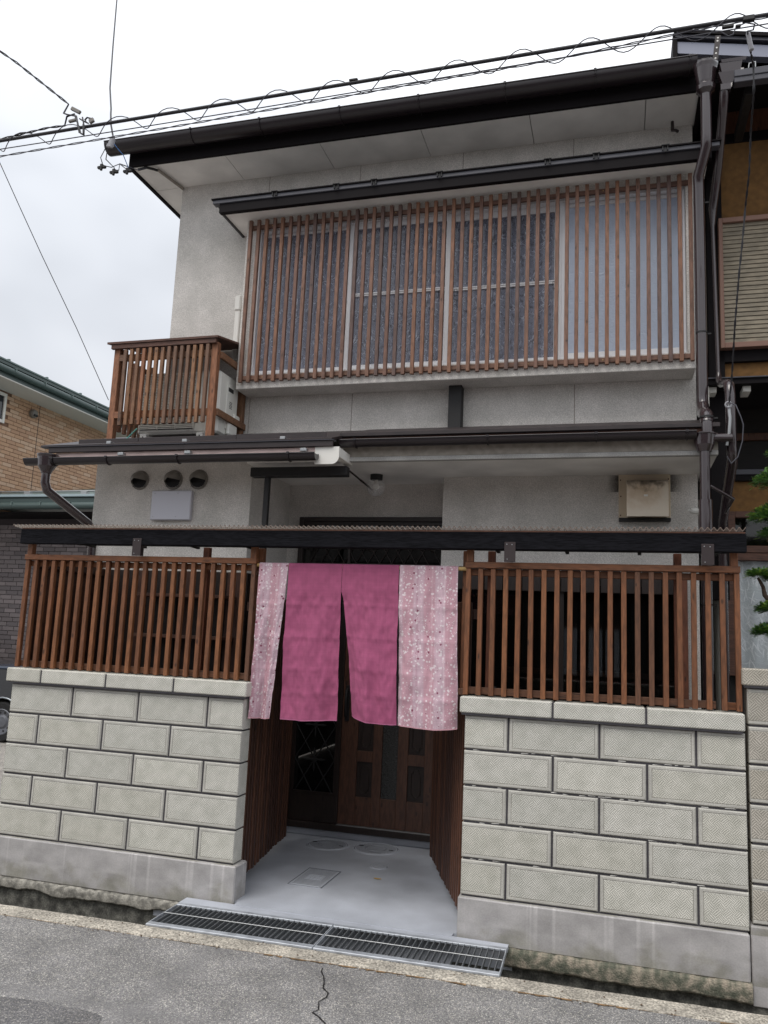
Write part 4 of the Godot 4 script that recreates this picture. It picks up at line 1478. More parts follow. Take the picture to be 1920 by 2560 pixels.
	for i in at.v.size():
		var p := at.v[i]; at.v[i] = Vector3(p.z, p.y, -p.x)
		var q := at.n[i]; at.n[i] = Vector3(q.z, q.y, -q.x)
	part(aw, "sheet", at, M.fascia)
	part(aw, "end_board", box1(-2.445, -2.425, 5.185, 5.236, zw, -1.07, 0.002), M.gutter)
	for x in [-1.917, -1.367, -1.043, -0.499, 0.347, 0.707, 1.20]:
		var cm := MB.new()
		cm.b2(x - 0.028, x + 0.028, 5.296, 5.300, -1.03, -0.99)
		cm.b2(x - 0.006, x + 0.004, 5.25, 5.297, -1.011, -1.004)
		cm.b2(x + 0.012, x + 0.02, 5.26, 5.297, -1.011, -0.998)
		cm.b2(x - 0.022, x - 0.014, 5.262, 5.297, -1.011, -0.998)
		part(aw, "snow_clip", cm, M.black)
	# white duct beside the bay
	var du := MB.new()
	du.b2(-2.437, -2.385, 4.0, 4.46, -1.499, -1.44, 0.008)
	du.b2(-2.442, -2.380, 4.455, 4.60, -1.499, -1.43, 0.012)
	part(t, "pipe_duct", du, M.white)
	# lower roof, right length
	lower_eaves(t)
	# extract hood on the right wall
	var hd := MB.new()
	hd.xf = Transform3D(Basis(Vector3(0, 0, 1), Vector3(0, 1, 0), Vector3(-1, 0, 0)), Vector3())
	var prof := PackedVector2Array([Vector2(1.49, 2.605), Vector2(1.30, 2.575)])
	for k in 9:
		var a := k / 8.0 * PI / 2
		prof.append(Vector2(1.41 - 0.11 * cos(a), 2.775 + 0.085 * sin(a)))
	prof.append(Vector2(1.49, 2.875))
	var hp := MB.new()
	hp.prism(prof, 0.925, 1.215)
	for i in hp.v.size():
		var p := hp.v[i]; hp.v[i] = Vector3(p.z, p.y, -p.x)
		var q := hp.n[i]; hp.n[i] = Vector3(q.z, q.y, -q.x)
	for i in hp.v.size():
		hp.uv[i] = Vector2(hp.v[i].x, -hp.v[i].y)
	var hood := part(t, "extract_hood", hp, M.hood)
	var fl := MB.new()
	fl.b2(0.868, 1.24, 2.585, 2.925, -1.4995, -1.482, 0.006)
	part(hood, "flange", fl, M.flange)
	part(hood, "opening", box1(0.87, 1.238, 2.562, 2.584, -1.4985, -1.43), M.black)
	var so := MB.new()
	var sz := Vector3(0, 0, 1)
	so.tri(Vector3(0.78, 2.79, -1.4975), Vector3(1.33, 2.79, -1.4975), Vector3(1.33, 2.921, -1.4975), sz, sz, sz, Vector2(0, 0.99), Vector2(1, 0.99), Vector2(1, 0.3))
	so.tri(Vector3(0.78, 2.79, -1.4975), Vector3(1.33, 2.921, -1.4975), Vector3(0.78, 2.921, -1.4975), sz, sz, sz, Vector2(0, 0.99), Vector2(1, 0.3), Vector2(0, 0.3))
	part(hood, "soot_stain", so, M.soot)
	part(hood, "sticker", box1(1.045, 1.072, 2.722, 2.737, -1.2995, -1.2985), M.white)
	for q in [[0.882, 2.88], [0.884, 2.755], [0.882, 2.61], [1.226, 2.885]]:
		part(hood, "screw", cbox(Vector3(0.009, 0.009, 0.004), 0.001), M.rust_board, Vector3(q[0], q[1], -1.48))
	part(t, "pipe_stub", tube1([Vector3(1.353, 2.632, -1.4), Vector3(1.375, 2.63, -1.4), Vector3(1.376, 2.63, -1.4), Vector3(1.432, 2.625, -1.4)], [0.010, 0.010, 0.022, 0.022], 12), M.white)
	# three round vent hoods and the cover plate on the bathroom wall
	for q in [Vector3(-2.935, 2.82, -0.97), Vector3(-2.625, 2.82, -0.97), Vector3(-2.395, 2.82, -0.97)]:
		var vm := MB.new()
		vm.xf = Transform3D(Basis(Vector3.RIGHT, PI / 2), q)
		vm.lathe([Vector2(0.082, 0), Vector2(0.082, 0.006), Vector2(0.078, 0.011), Vector2(0.066, 0.012)], 28)
		var o := part(t, "vent_hood", vm, M.vent)
		var sh := MB.new()
		var rr := 0.068
		var pts := []
		var uvs := []
		for j in 13:
			pts.append([])
			uvs.append([])
			for i in 25:
				# a dome whose mouth opens down and forward
				var a := lerpf(-0.12, PI + 0.5, i / 24.0)
				var b := j / 12.0 * PI * 0.5
				pts[j].append(q + Vector3(cos(a) * cos(b) * rr, sin(a) * cos(b) * rr, 0.012 + sin(b) * 0.085))
				uvs[j].append(Vector2(i / 24.0, j / 12.0))
		sh.grid(pts, uvs)
		part(o, "dome", sh, M.vent)
		var bk := MB.new()
		bk.xf = Transform3D(Basis(Vector3.RIGHT, PI / 2), q)
		bk.lathe([Vector2(0.066, 0.0135), Vector2(0.0, 0.0135)], 24)
		for k in 5:
			bk.xf = Transform3D.IDENTITY
			bk.b2(q.x - 0.06, q.x + 0.06, q.y - 0.058 + k * 0.011, q.y - 0.054 + k * 0.011, q.z + 0.014, q.z + 0.018)
		part(o, "grille", bk, M.black)
	var cp := part(t, "cover_plate", box1(-2.79, -2.43, 2.483, 2.724, -0.97, -0.925, 0.006), mat(rgb(190, 190, 198), 0.4, 0.2))
	for q in [[-2.76, 2.70], [-2.55, 2.70], [-2.76, 2.51], [-2.555, 2.51]]:
		part(cp, "screw", cbox(Vector3(0.008, 0.008, 0.003), 0.001), M.steel, Vector3(q[0], q[1], -0.9245))
	# ground floor cladding and windows hidden behind the fences
	for i in 10:
		part(t, "cladding_board", box1(-3.33 + i * 0.14, -3.196 + i * 0.14, 0.1, 2.075, -0.969, -0.95, 0.002), M.door_dark if i % 3 else M.gate2)
	for i in 5:  # added dark boards; they darken the view through the fence slats
		part(t, "cladding_board", box1(-1.929, -1.915, 0.1, 2.075, -1.11 - i * 0.13, -0.985 - i * 0.13, 0.002), M.door_dark)
	for y in [1.55, 1.86]:
		part(t, "shelf", box1(-2.75, -1.98, y, y + 0.025, -0.945, -0.72, 0.002), M.brown_board)
	var wf := MB.new()
	wf.b2(-0.425, -0.38, 0.75, 2.13, -1.53, -1.46, 0.003)
	wf.b2(1.285, 1.34, 0.75, 2.13, -1.53, -1.46, 0.003)
	wf.b2(-0.38, 1.285, 2.08, 2.13, -1.53, -1.46, 0.003)
	wf.b2(-0.38, 1.285, 0.75, 0.80, -1.53, -1.46, 0.003)
	wf.b2(0.43, 0.47, 0.8, 2.08, -1.525, -1.475, 0.003)
	var low := part(t, "lower_window_frame", wf, M.door_dark)
	part(low, "pane", box1(-0.38, 0.43, 0.8, 2.08, -1.502, -1.496), M.dark_glass)
	part(low, "pane", box1(0.47, 1.285, 0.8, 2.08, -1.502, -1.496), M.dark_glass)
	part(t, "window_jamb", box1(1.255, 1.345, 0.75, 2.14, -1.459, -1.42, 0.003), M.post_red)
	var sill := box1(0.02, 1.34, 1.40, 1.44, -1.8, -1.56, 0.003)
	part(t, "inner_sill", sill, M.brown_board)
	for i in 12:
		part(t, "shutter_board", box1(-0.42 + i * 0.145, -0.28 + i * 0.145, 2.02, 2.20, -1.459, -1.44, 0.003), M.door_dark)

func lower_eaves(t: Node3D) -> void:
	# long roof over the right half
	var sl := MB.new()
	sl.prism(PackedVector2Array([Vector2(0.79, 3.09), Vector2(0.79, 3.122), Vector2(1.52, 3.345), Vector2(1.52, 3.30)]), -1.14, 1.50)
	for i in sl.v.size():
		var p := sl.v[i]; sl.v[i] = Vector3(p.z, p.y, -p.x)
		var q := sl.n[i]; sl.n[i] = Vector3(q.z, q.y, -q.x)
	var ro := part(t, "lower_roof", sl, M.brown_dull)
	part(ro, "drip_edge", box1(-1.14, 1.51, 3.094, 3.124, -0.79, -0.775, 0.003), M.brown_dull)
	part(ro, "rafter_board", box1(-1.14, 1.47, 3.062, 3.094, -0.83, -0.80, 0.002), M.rust_board)
	part(ro, "fascia_board", box1(-1.14, 1.50, 2.945, 3.062, -0.84, -0.82, 0.002), M.beige_board)
	part(ro, "drip_bead", box1(-1.14, 1.50, 2.912, 2.9445, -0.86, -0.815, 0.003), M.concrete)
	part(ro, "soffit_panel", box1(-1.93, 1.50, 2.922, 2.95, -1.775, -0.861), M.soffit)
	var g := part(t, "lower_gutter", half_gutter(-1.12, 1.36, 3.05, -0.755, 0.045), M.gutter)
	for x in [-1.0, -0.02, 0.72, 1.30]:
		part(g, "strap", strap(x, 3.05, -0.755, 0.045), M.gutter)
	part(g, "outlet", tube1([Vector3(1.44, 3.02, -0.78), Vector3(1.58, 3.02, -0.80)], 0.03, 12), M.brown)
	# roof of the bathroom on the left, further forward and lower
	sl = MB.new()
	sl.prism(PackedVector2Array([Vector2(0.55, 3.012), Vector2(0.55, 3.03), Vector2(1.52, 3.34), Vector2(1.52, 3.30)]), -3.60, -1.12)
	for i in sl.v.size():
		var p := sl.v[i]; sl.v[i] = Vector3(p.z, p.y, -p.x)
		var q := sl.n[i]; sl.n[i] = Vector3(q.z, q.y, -q.x)
	ro = part(t, "lower_roof", sl, M.brown_dull)
	part(ro, "drip_edge", box1(-3.525, -1.11, 2.968, 3.012, -0.57, -0.548, 0.003), M.brown_dull)
	part(ro, "edge_cap", box1(-3.60, -1.10, 3.0125, 3.016, -0.60, -0.538), M.awn_light)
	part(ro, "fascia_board", box1(-3.47, -1.12, 2.875, 2.968, -0.60, -0.572, 0.003), M.pink_board)
	# rounded white end of that fascia
	var en := MB.new()
	var pr := PackedVector2Array()
	for k in 9:
		var a := -PI / 2 + k / 8.0 * PI / 2
		pr.append(Vector2(-1.12 + 0.055 * cos(a), 2.895 + 0.055 * sin(a)))
	pr.append(Vector2(-1.065, 2.968))
	pr.append(Vector2(-1.25, 2.968))
	pr.append(Vector2(-1.25, 2.84))
	en.prism(pr, -0.575, -0.567)
	en.b2(-1.125, -1.067, 2.895, 2.966, -0.9, -0.576, 0.004)
	part(ro, "end_board", en, M.white)
	sl = MB.new()
	sl.prism(PackedVector2Array([Vector2(0.601, 2.925), Vector2(0.601, 2.94), Vector2(1.0, 3.085), Vector2(1.0, 3.07)]), -3.47, -1.12)
	for i in sl.v.size():
		var p := sl.v[i]; sl.v[i] = Vector3(p.z, p.y, -p.x)
		var q := sl.n[i]; sl.n[i] = Vector3(q.z, q.y, -q.x)
	part(ro, "soffit_panel", sl, M.soffit)
	for q in [[-3.05, -2.55], [-2.52, -1.3]]:
		pass
	var sg := MB.new()
	var seg := [-3.33, -2.78, -1.93, -1.20]
	for i in 3:
		sg.b2(seg[i] + 0.002, seg[i + 1] - 0.002, 3.055, 3.098 + i * 0.002, -0.66, -0.652, 0.002)
	part(ro, "snow_guard", sg, M.brown_dull)
	for x in [-3.0, -2.33, -1.52]:
		part(ro, "guard_clip", box1(x - 0.02, x + 0.02, 3.03, 3.06, -0.65, -0.58, 0.003), M.steel)
	for x in [-2.85, -2.27, -1.33]:
		part(ro, "gutter_hanger", box1(x - 0.025, x + 0.025, 2.93, 2.956, -0.571, -0.53, 0.004), M.steel)
	g = part(t, "lower_gutter", half_gutter(-3.69, -1.215, 2.902, -0.515, 0.045), M.gutter)
	for x in [-3.42, -2.93, -2.32, -1.42]:
		part(g, "strap", strap(x, 2.902, -0.515, 0.045), M.gutter)
	var dp := MB.new()
	dp.tube([Vector3(-3.50, 2.80, -0.52), Vector3(-3.50, 2.72, -0.52), Vector3(-3.49, 2.66, -0.54), Vector3(-3.36, 2.45, -0.92), Vector3(-3.33, 2.38, -0.96), Vector3(-3.33, 0.2, -0.96)], 0.034, 14)
	var pipe := part(t, "downpipe", dp, M.brown)
	var hop := MB.new()
	hop.xf = Transform3D(Basis(), Vector3(-3.50, 2.79, -0.52))
	hop.lathe([Vector2(0.034, 0.0), Vector2(0.04, 0.005), Vector2(0.042, 0.015), Vector2(0.07, 0.06), Vector2(0.078, 0.13), Vector2(0.084, 0.148), Vector2(0.084, 0.154), Vector2(0.076, 0.148)], 20)
	part(pipe, "hopper", hop, M.brown)

# ---------------------------------------------------------------- porch: door, lamp, beam
func porch() -> void:
	# carrying beam below the left roof, its post and tie rod
	var t := thing("porch_beam", "black timber beam and slim post under the left eaves by the lamp", "beam", Vector3(-1.72, 0, -0.8))
	part(t, "beam", box1(-1.855, -1.075, 2.80, 2.872, -0.86, -0.78, 0.004), M.black)
	part(t, "post", box1(-1.745, -1.705, 0.2, 2.80, -0.845, -0.805, 0.003), M.black)
	part(t, "tie_rod", tube1([Vector3(-1.09, 2.86, -0.86), Vector3(-1.05, 2.80, -1.38)], 0.008), M.brown)
	# front door
	var z := -1.72
	t = thing("front_door", "dark brown panelled front door with lattice glass sidelight and transom", "door", Vector3(-1.13, 0.062, -1.75))
	var f := MB.new()
	f.b2(-1.80, -1.757, 0.062, 2.628, -1.79, -1.70, 0.003)
	f.b2(-0.515, -0.49, 0.062, 2.628, -1.79, -1.70, 0.003)
	f.b2(-1.757, -0.515, 2.59, 2.628, -1.79, -1.70, 0.003)
	f.b2(-1.757, -0.515, 2.16, 2.215, -1.79, -1.70, 0.003)
	f.b2(-1.757, -0.515, 0.062, 0.112, -1.79, -1.69, 0.003)
	f.b2(-1.345, -1.325, 0.112, 2.16, -1.785, -1.71, 0.002)
	f.b2(-1.345, -1.325, 2.215, 2.59, -1.785, -1.71, 0.002)
	part(t, "frame", f, M.door_dark)
	part(t, "threshold", box1(-1.325, -0.515, 0.1125, 0.117, -1.73, -1.693), M.steel)
	# sidelight
	var s := MB.new()
	s.b2(-1.757, -1.345, 0.112, 0.335, z - 0.03, z, 0.002)
	s.b2(-1.757, -1.725, 0.335, 2.16, z - 0.03, z + 0.002, 0.002)
	s.b2(-1.377, -1.345, 0.335, 2.16, z - 0.03, z + 0.002, 0.002)
	s.b2(-1.725, -1.377, 0.335, 0.35, z - 0.03, z + 0.006, 0.002)
	s.b2(-1.725, -1.377, 2.12, 2.16, z - 0.03, z + 0.002, 0.002)
	var sl := part(t, "sidelight", s, M.door_dark)
	part(sl, "pane", box1(-1.725, -1.377, 0.35, 2.12, z - 0.022, z - 0.018), M.dull_glass)
	var gr := MB.new()
	var cx := -1.551
	for k in range(-1, 8):
		for sg in [-1, 1]:
			var y := 0.33 + k * 0.276
			var pa := Vector3(cx - 0.172 * sg, y, z - 0.008)
			var pb := Vector3(cx + 0.172 * sg, y + 0.55, z - 0.008)
			if pa.y < 0.35:
				pa = pa.lerp(pb, (0.35 - pa.y) / 0.55)
			if pb.y > 2.12:
				pb = pb.lerp(pa, (pb.y - 2.12) / maxf(pb.y - pa.y, 0.01))
			if pb.y > pa.y:
				gr.tube([pa, pb], 0.0055, 6)
	part(sl, "grille", gr, M.black)
	for k in 6:
		var y := 0.605 + 0.276 * k
		var om := MB.new()
		for a in 4:
			var dr := Vector3(cos(a * PI / 2), sin(a * PI / 2), 0)
			om.tube([Vector3(cx, y, z) + dr * 0.012, Vector3(cx, y, z) + dr * 0.04, Vector3(cx, y, z) + dr * 0.062, Vector3(cx, y, z) + dr * 0.10], [0.012, 0.006, 0.012, 0.001], 8)
		om.box(Vector3(cx, y, z), Vector3(0.034, 0.034, 0.016), 0.005)
		part(sl, "rosette", om, M.black)
	# leaf: stiles and rails round openings
	var L := MB.new()
	var xs := [-1.325, -1.182, -1.048, -0.972, -0.840, -0.754, -0.618, -0.516]
	for i in range(0, 8, 2):
		L.b2(xs[i], xs[i + 1], 0.118, 2.155, z - 0.035, z, 0.002)
	for c in [[1, 2], [5, 6]]:
		for y in [[0.118, 0.34], [0.617, 0.702], [0.98, 1.065], [1.343, 1.428], [1.70, 1.79], [2.06, 2.155]]:
			L.b2(xs[c[0]], xs[c[1]], y[0], y[1], z - 0.034, z - 0.001, 0.002)
	L.b2(xs[3], xs[4], 0.118, 0.343, z - 0.034, z - 0.001, 0.002)
	L.b2(xs[3], xs[4], 2.06, 2.155, z - 0.034, z - 0.001, 0.002)
	var leaf := part(t, "leaf", L, M.door)
	leaf.set_meta("label", "hinged door leaf with eight small panels and a tall glass strip")
	part(leaf, "glass_strip", box1(xs[3], xs[4], 0.343, 2.06, z - 0.022, z - 0.014), tri_mat(M.moss_dark.albedo_texture, Vector3.ONE * 6, 0.25, Color(0.5, 0.52, 0.55)))
	for c in [[-1.182, -1.048], [-0.754, -0.618]]:
		for y in [[0.34, 0.617], [0.702, 0.98], [1.065, 1.343], [1.428, 1.70], [1.79, 2.06]]:
			var pm := MB.new()
			pm.b2(c[0], c[1], y[0], y[1], z - 0.024, z - 0.016)
			var mx: float = (c[0] + c[1]) / 2
			var my: float = (y[0] + y[1]) / 2
			var hw: float = (c[1] - c[0]) / 2 - 0.03
			var hh: float = (y[1] - y[0]) / 2 - 0.03
			var lp := []
			for q in [[-1, -0.75], [-0.6, -0.8], [-0.5, -1], [0.5, -1], [0.6, -0.8], [1, -0.75], [1, 0.75], [0.6, 0.8], [0.5, 1], [-0.5, 1], [-0.6, 0.8], [-1, 0.75], [-1, -0.75]]:
				lp.append(Vector3(mx + q[0] * hw, my + q[1] * hh, z - 0.014))
			pm.tube(lp, 0.0035, 6)
			part(leaf, "panel", pm, M.door_dark)
	var hn := MB.new()
	hn.b2(-1.30, -1.265, 0.93, 1.22, z, z + 0.012, 0.004)
	hn.tube([Vector3(-1.283, 0.96, z + 0.01), Vector3(-1.283, 0.97, z + 0.045), Vector3(-1.283, 1.08, z + 0.055), Vector3(-1.283, 1.18, z + 0.045), Vector3(-1.283, 1.19, z + 0.01)], 0.01)
	part(leaf, "handle", hn, M.black)
	# transom
	var tr := MB.new()
	for x in [[-1.757, -1.345], [-1.325, -0.515]]:
		tr.b2(x[0], x[1], 2.215, 2.235, z - 0.02, z, 0.002)
		tr.b2(x[0], x[1], 2.56, 2.59, z - 0.02, z, 0.002)
	var tm := part(t, "transom", tr, M.door_dark)
	part(tm, "pane", box1(-1.757, -0.515, 2.235, 2.56, z - 0.022, z - 0.018), M.dark_glass)
	var dg := MB.new()
	for k in 17:
		for sg in [-1, 1]:
			var xa := -1.80 + k * 0.105
			var pa := Vector3(xa, 2.235, z - 0.008)
			var pb := Vector3(xa + 0.19 * sg, 2.56, z - 0.008)
			if minf(pa.x, pb.x) > -1.757 and maxf(pa.x, pb.x) < -0.515:
				dg.tube([pa, pb], 0.004, 6)
	part(tm, "grille", dg, M.door_dark)
	# lamp under the porch ceiling
	t = thing("ceiling_lamp", "unlit ribbed glass globe lamp under the porch ceiling", "lamp", Vector3(-1.015, 2.922, -1.36))
	var bs := MB.new()
	bs.lathe([Vector2(0, -0.045), Vector2(0.045, -0.045), Vector2(0.05, -0.04), Vector2(0.05, 0.0)], 24)
	lpart(t, "base", bs, M.black)
	var gl := MB.new()
	var pf := []
	for k in 15:
		var a := lerpf(0.55, PI, k / 14.0)
		pf.append(Vector2(sin(a) * 0.073 + 0.0001, -0.105 + cos(a) * 0.073))
	gl.lathe(pf, 24)
	for i in gl.v.size():
		var p := gl.v[i]
		var a := atan2(p.z, p.x)
		var k := 1.0 + 0.045 * cos(a * 12.0)
		gl.v[i] = Vector3(p.x * k, p.y, p.z * k)
	lpart(t, "globe", gl, M.bulb_glass)
	var bb := MB.new()
	bb.lathe([Vector2(0, -0.125), Vector2(0.02, -0.115), Vector2(0.027, -0.095), Vector2(0.02, -0.07), Vector2(0.013, -0.045)], 16)
	lpart(t, "bulb", bb, M.white)

# ---------------------------------------------------------------- air conditioner and its timber screen
func air_conditioner() -> void:
	var t := thing("air_conditioner", "white outdoor air conditioning unit behind the small timber screen on the lower roof", "air conditioner", Vector3(-2.69, 3.18, -1.22))
	part(t, "body", box1(-3.075, -2.32, 3.235, 3.775, -1.40, -1.06, 0.02), M.ac)
	part(t, "fan_opening", box1(-3.04, -2.535, 3.27, 3.75, -1.0605, -1.0555), M.ac_dark)
	var g := MB.new()
	for i in 34:
		g.b2(-3.045, -2.53, 3.275 + i * 0.0142, 3.2835 + i * 0.0142, -1.055, -1.042, 0.001)
	for x in [-3.047, -2.87, -2.70, -2.533]:
		g.b2(x - 0.004, x + 0.004, 3.27, 3.755, -1.056, -1.040, 0.001)
	part(t, "grille", g, M.ac).set_meta("kind", "stuff")
	var sc := MB.new()
	sc.b2(-2.3205, -2.312, 3.30, 3.70, -1.38, -1.18, 0.006)
	sc.b2(-2.3195, -2.285, 3.25, 3.36, -1.36, -1.2, 0.012)
	sc.b2(-2.3195, -2.290, 3.40, 3.46, -1.41, -1.3, 0.012)
	var sp := part(t, "side_cover", sc, M.ac)
	part(sp, "grip", box1(-2.313, -2.3085, 3.63, 3.665, -1.29, -1.20, 0.002), M.ac_dark)
	for k in 5:
		part(sp, "slot", box1(-2.313, -2.3105, 3.49 + k * 0.013, 3.495 + k * 0.013, -1.28, -1.23), M.ac_dark)
	for x in [-2.99, -2.46]:
		var st := MB.new()
		st.b2(x - 0.03, x + 0.03, 3.085, 3.232, -1.04, -1.03, 0.002)
		st.b2(x - 0.03, x + 0.03, 3.20, 3.233, -1.42, -1.04, 0.002)
		var s := part(t, "stand", st, M.white)
		part(s, "slot", box1(x - 0.006, x + 0.006, 3.12, 3.21, -1.0295, -1.0285), M.ac_dark)
	part(t, "tie_cord", tube1([Vector3(-3.10, 3.30, -1.1), Vector3(-3.11, 3.2, -1.0), Vector3(-3.10, 3.15, -0.93)], 0.006), mat(rgb(120, 190, 180), 0.7))
	# timber screen
	rng.seed = 33
	t = thing("timber_screen", "small brown slatted timber screen box round the air conditioner on the lower roof", "screen", Vector3(-2.78, 3.15, -1.2))
	for q in [[-3.238, -0.945], [-2.318, -0.945], [-3.238, -1.46], [-2.318, -1.46]]:
		part(t, "post", box1(q[0] - 0.028, q[0] + 0.028, 3.10 if q[1] > -1.2 else 3.24, 3.965, q[1] - 0.028, q[1] + 0.028, 0.003), M.acs_v[3] if q[1] > -1.2 else M.acs_v[1])
	var sm := cbox(Vector3(0.029, 0.66, 0.029), 0.002)
	for i in 14:
		part(t, "slat", sm, M.acs_v[rng.randi() % 4], Vector3(lerpf(-3.141, -2.369, i / 13.0), 3.607 + rng.randf_range(-0.004, 0.004), -0.903))
	for i in 6:
		part(t, "slat", sm, M.acs_v[rng.randi() % 4], Vector3(-3.222, 3.58, -1.02 - i * 0.075))
	part(t, "front_rail", box1(-3.24, -2.34, 3.345, 3.402, -0.947, -0.919, 0.002), M.acs_h[3])
	part(t, "front_rail", box1(-3.24, -2.34, 3.845, 3.902, -0.947, -0.919, 0.002), M.acs_h[2])
	part(t, "front_board", box1(-3.28, -2.295, 3.945, 3.985, -0.915, -0.885, 0.002), M.brown_board)
	for y in [3.385, 3.87]:
		for x in [-3.262, -2.287]:
			if x < -3.0 and y > 3.5:
				continue
			part(t, "side_rail", box1(x - 0.013, x + 0.013, y - 0.028, y + 0.028, -1.49, -0.97, 0.002), M.acs_h[1])
	var rf := MB.new()
	rf.prism(PackedVector2Array([Vector2(0.875, 3.985), Vector2(0.875, 4.003), Vector2(1.49, 4.125), Vector2(1.49, 4.107)]), -3.315, -2.275)
	for i in rf.v.size():
		var p := rf.v[i]; rf.v[i] = Vector3(p.z, p.y, -p.x)
		var q := rf.n[i]; rf.n[i] = Vector3(q.z, q.y, -q.x)
	part(t, "lid_board", rf, M.brown_board)

# ---------------------------------------------------------------- neighbour on the right
func right_house() -> void:
	var t := thing("neighbour_house", "dark timber house with ochre plaster and louvred shutter box, right edge", "house", Vector3(4.0, 0, -3.0))
	part(t, "upper_wall", box1(1.62, 6.5, 3.62, 5.62, -1.9, -1.6), M.ochre)
	part(t, "side_wall", box1(1.585, 1.615, -0.05, 6.4, -8.0, -1.62), M.plaster)
	part(t, "corner_post", box1(1.53, 1.645, 2.0, 6.0, -1.70, -1.56, 0.003), M.fascia)
	part(t, "eaves_beam", box1(1.645, 6.5, 5.62, 5.70, -1.75, -1.585, 0.003), M.fascia)
	part(t, "eaves_board", box1(1.645, 6.5, 5.70, 5.93, -1.75, -1.595, 0.003), M.gate)
	for i in 8:
		part(t, "rafter", box1(1.75 + i * 0.45, 1.81 + i * 0.45, 5.62, 5.69, -1.59, -1.0, 0.003), M.dark_wood)
	var sl := MB.new()
	sl.prism(PackedVector2Array([Vector2(0.94, 5.70), Vector2(0.94, 5.73), Vector2(2.6, 6.22), Vector2(2.6, 6.19)]), 1.52, 6.5)
	for i in sl.v.size():
		var p := sl.v[i]; sl.v[i] = Vector3(p.z, p.y, -p.x)
		var q := sl.n[i]; sl.n[i] = Vector3(q.z, q.y, -q.x)
	var ro := part(t, "roof", sl, M.fascia)
	var gu := MB.new()
	gu.b2(1.66, 6.5, 5.632, 5.675, -0.93, -0.86, 0.004)
	gu.b2(1.66, 6.5, 5.672, 5.725, -0.93, -0.852, 0.004)
	part(ro, "gutter", gu, M.awn_light)
	part(ro, "gutter_guard", tube1([Vector3(1.755, 5.73, -0.86), Vector3(1.76, 5.765, -0.86), Vector3(1.80, 5.77, -0.86), Vector3(1.80, 5.73, -0.86)], 0.004, 6), M.steel)
	# boxy rain head and its pipe
	var hd := MB.new()
	for e in [[5.60, 5.645, 0.034, 0.034], [5.645, 5.725, 0.034, 0.062], [5.725, 5.79, 0.062, 0.075], [5.79, 5.812, 0.078, 0.085]]:
		var w0: float = e[2]; var w1: float = e[3]
		var c := Vector3(1.605 + (e[0] - 5.6) * 0.28, 0, -0.90)
		var A := []
		for k in [[-1, -1], [1, -1], [1, 1], [-1, 1]]:
			A.append([c + Vector3(k[0] * w0, e[0], k[1] * w0 * 0.7), c + Vector3(k[0] * w1, e[1], k[1] * w1 * 0.7)])
		for k in 4:
			hd.face(A[k][0], A[(k + 1) % 4][0], A[(k + 1) % 4][1], A[k][1], c + Vector3(0, (e[0] + e[1]) / 2, 0))
	var pp := MB.new()
	pp.tube([Vector3(1.597, 5.61, -0.91), Vector3(1.597, 5.55, -0.93), Vector3(1.594, 5.48, -0.98), Vector3(1.584, 5.20, -1.23), Vector3(1.556, 4.95, -1.36), Vector3(1.556, 4.8, -1.37), Vector3(1.573, 3.66, -1.36), Vector3(1.573, 3.57, -1.33), Vector3(1.575, 3.50, -1.15), Vector3(1.576, 3.43, -0.92), Vector3(1.580, 3.40, -0.86), Vector3(1.584, 3.33, -0.84), Vector3(1.587, 2.95, -0.85), Vector3(1.592, 2.87, -0.88), Vector3(1.594, 2.56, -1.45), Vector3(1.594, 2.4, -1.5), Vector3(1.594, 0.1, -1.5)], [0.032, 0.032, 0.032, 0.032, 0.030, 0.014, 0.014, 0.022, 0.03, 0.032, 0.032, 0.032, 0.032, 0.032, 0.03, 0.03, 0.03], 14)
	var pipe := part(t, "downpipe", pp, M.brown)
	part(pipe, "rain_head", hd, M.brown)
	part(pipe, "wire_bracket", tube1([Vector3(1.566, 3.24, -0.79), Vector3(1.572, 3.15, -0.785), Vector3(1.565, 3.05, -0.79), Vector3(1.55, 2.97, -0.80)], 0.011, 8), M.steel)
	var ring := []
	for k in 13:
		ring.append(Vector3(1.563 + 0.019 * cos(TAU * k / 12), 3.24 + 0.019 * sin(TAU * k / 12), -0.775))
	part(pipe, "bracket_ring", tube1(ring, 0.006, 8), M.insul)
	part(pipe, "stay_rod", tube1([Vector3(1.445, 2.70, -0.80), Vector3(1.585, 2.615, -0.82), Vector3(1.594, 2.60, -1.3)], 0.010), M.brown)
	# shutter box: every louvre its own slat
	var fr := MB.new()
	fr.b2(1.612, 1.642, 3.893, 4.945, -1.6, -1.50, 0.003)
	fr.b2(3.2, 3.23, 3.893, 4.945, -1.6, -1.50, 0.003)
	fr.b2(1.642, 3.2, 4.905, 4.945, -1.6, -1.50, 0.003)
	fr.b2(1.642, 3.2, 3.893, 3.935, -1.6, -1.50, 0.003)
	var sb := part(t, "shutter_box", fr, M.shutter_frame)
	part(sb, "backing", box1(1.642, 3.2, 3.935, 4.905, -1.56, -1.55), M.fascia)
	var sm := MB.new()
	sm.xf = Transform3D(Basis(Vector3.RIGHT, -0.2), Vector3())
	sm.box(Vector3(), Vector3(1.556, 0.0335, 0.008), 0.002)
	var sms := sm.mesh()
	for i in 28:
		part(sb, "louvre_slat", sms, M.shutter, Vector3(2.421, 3.953 + i * 0.03465, -1.528))
	part(t, "box_gap_strip", box1(1.60, 3.25, 3.80, 3.893, -1.6, -1.56, 0.003), M.fascia)  # near-black strip painted in for the dark gap under the box
	# lower eaves, deep and dark
	part(t, "lower_eaves", box1(1.50, 6.5, 3.575, 3.618, -2.1, -1.40, 0.003), M.fascia)
	part(t, "drip_edge", box1(1.49, 6.5, 3.618, 3.628, -1.58, -1.385, 0.002), M.awn_light)
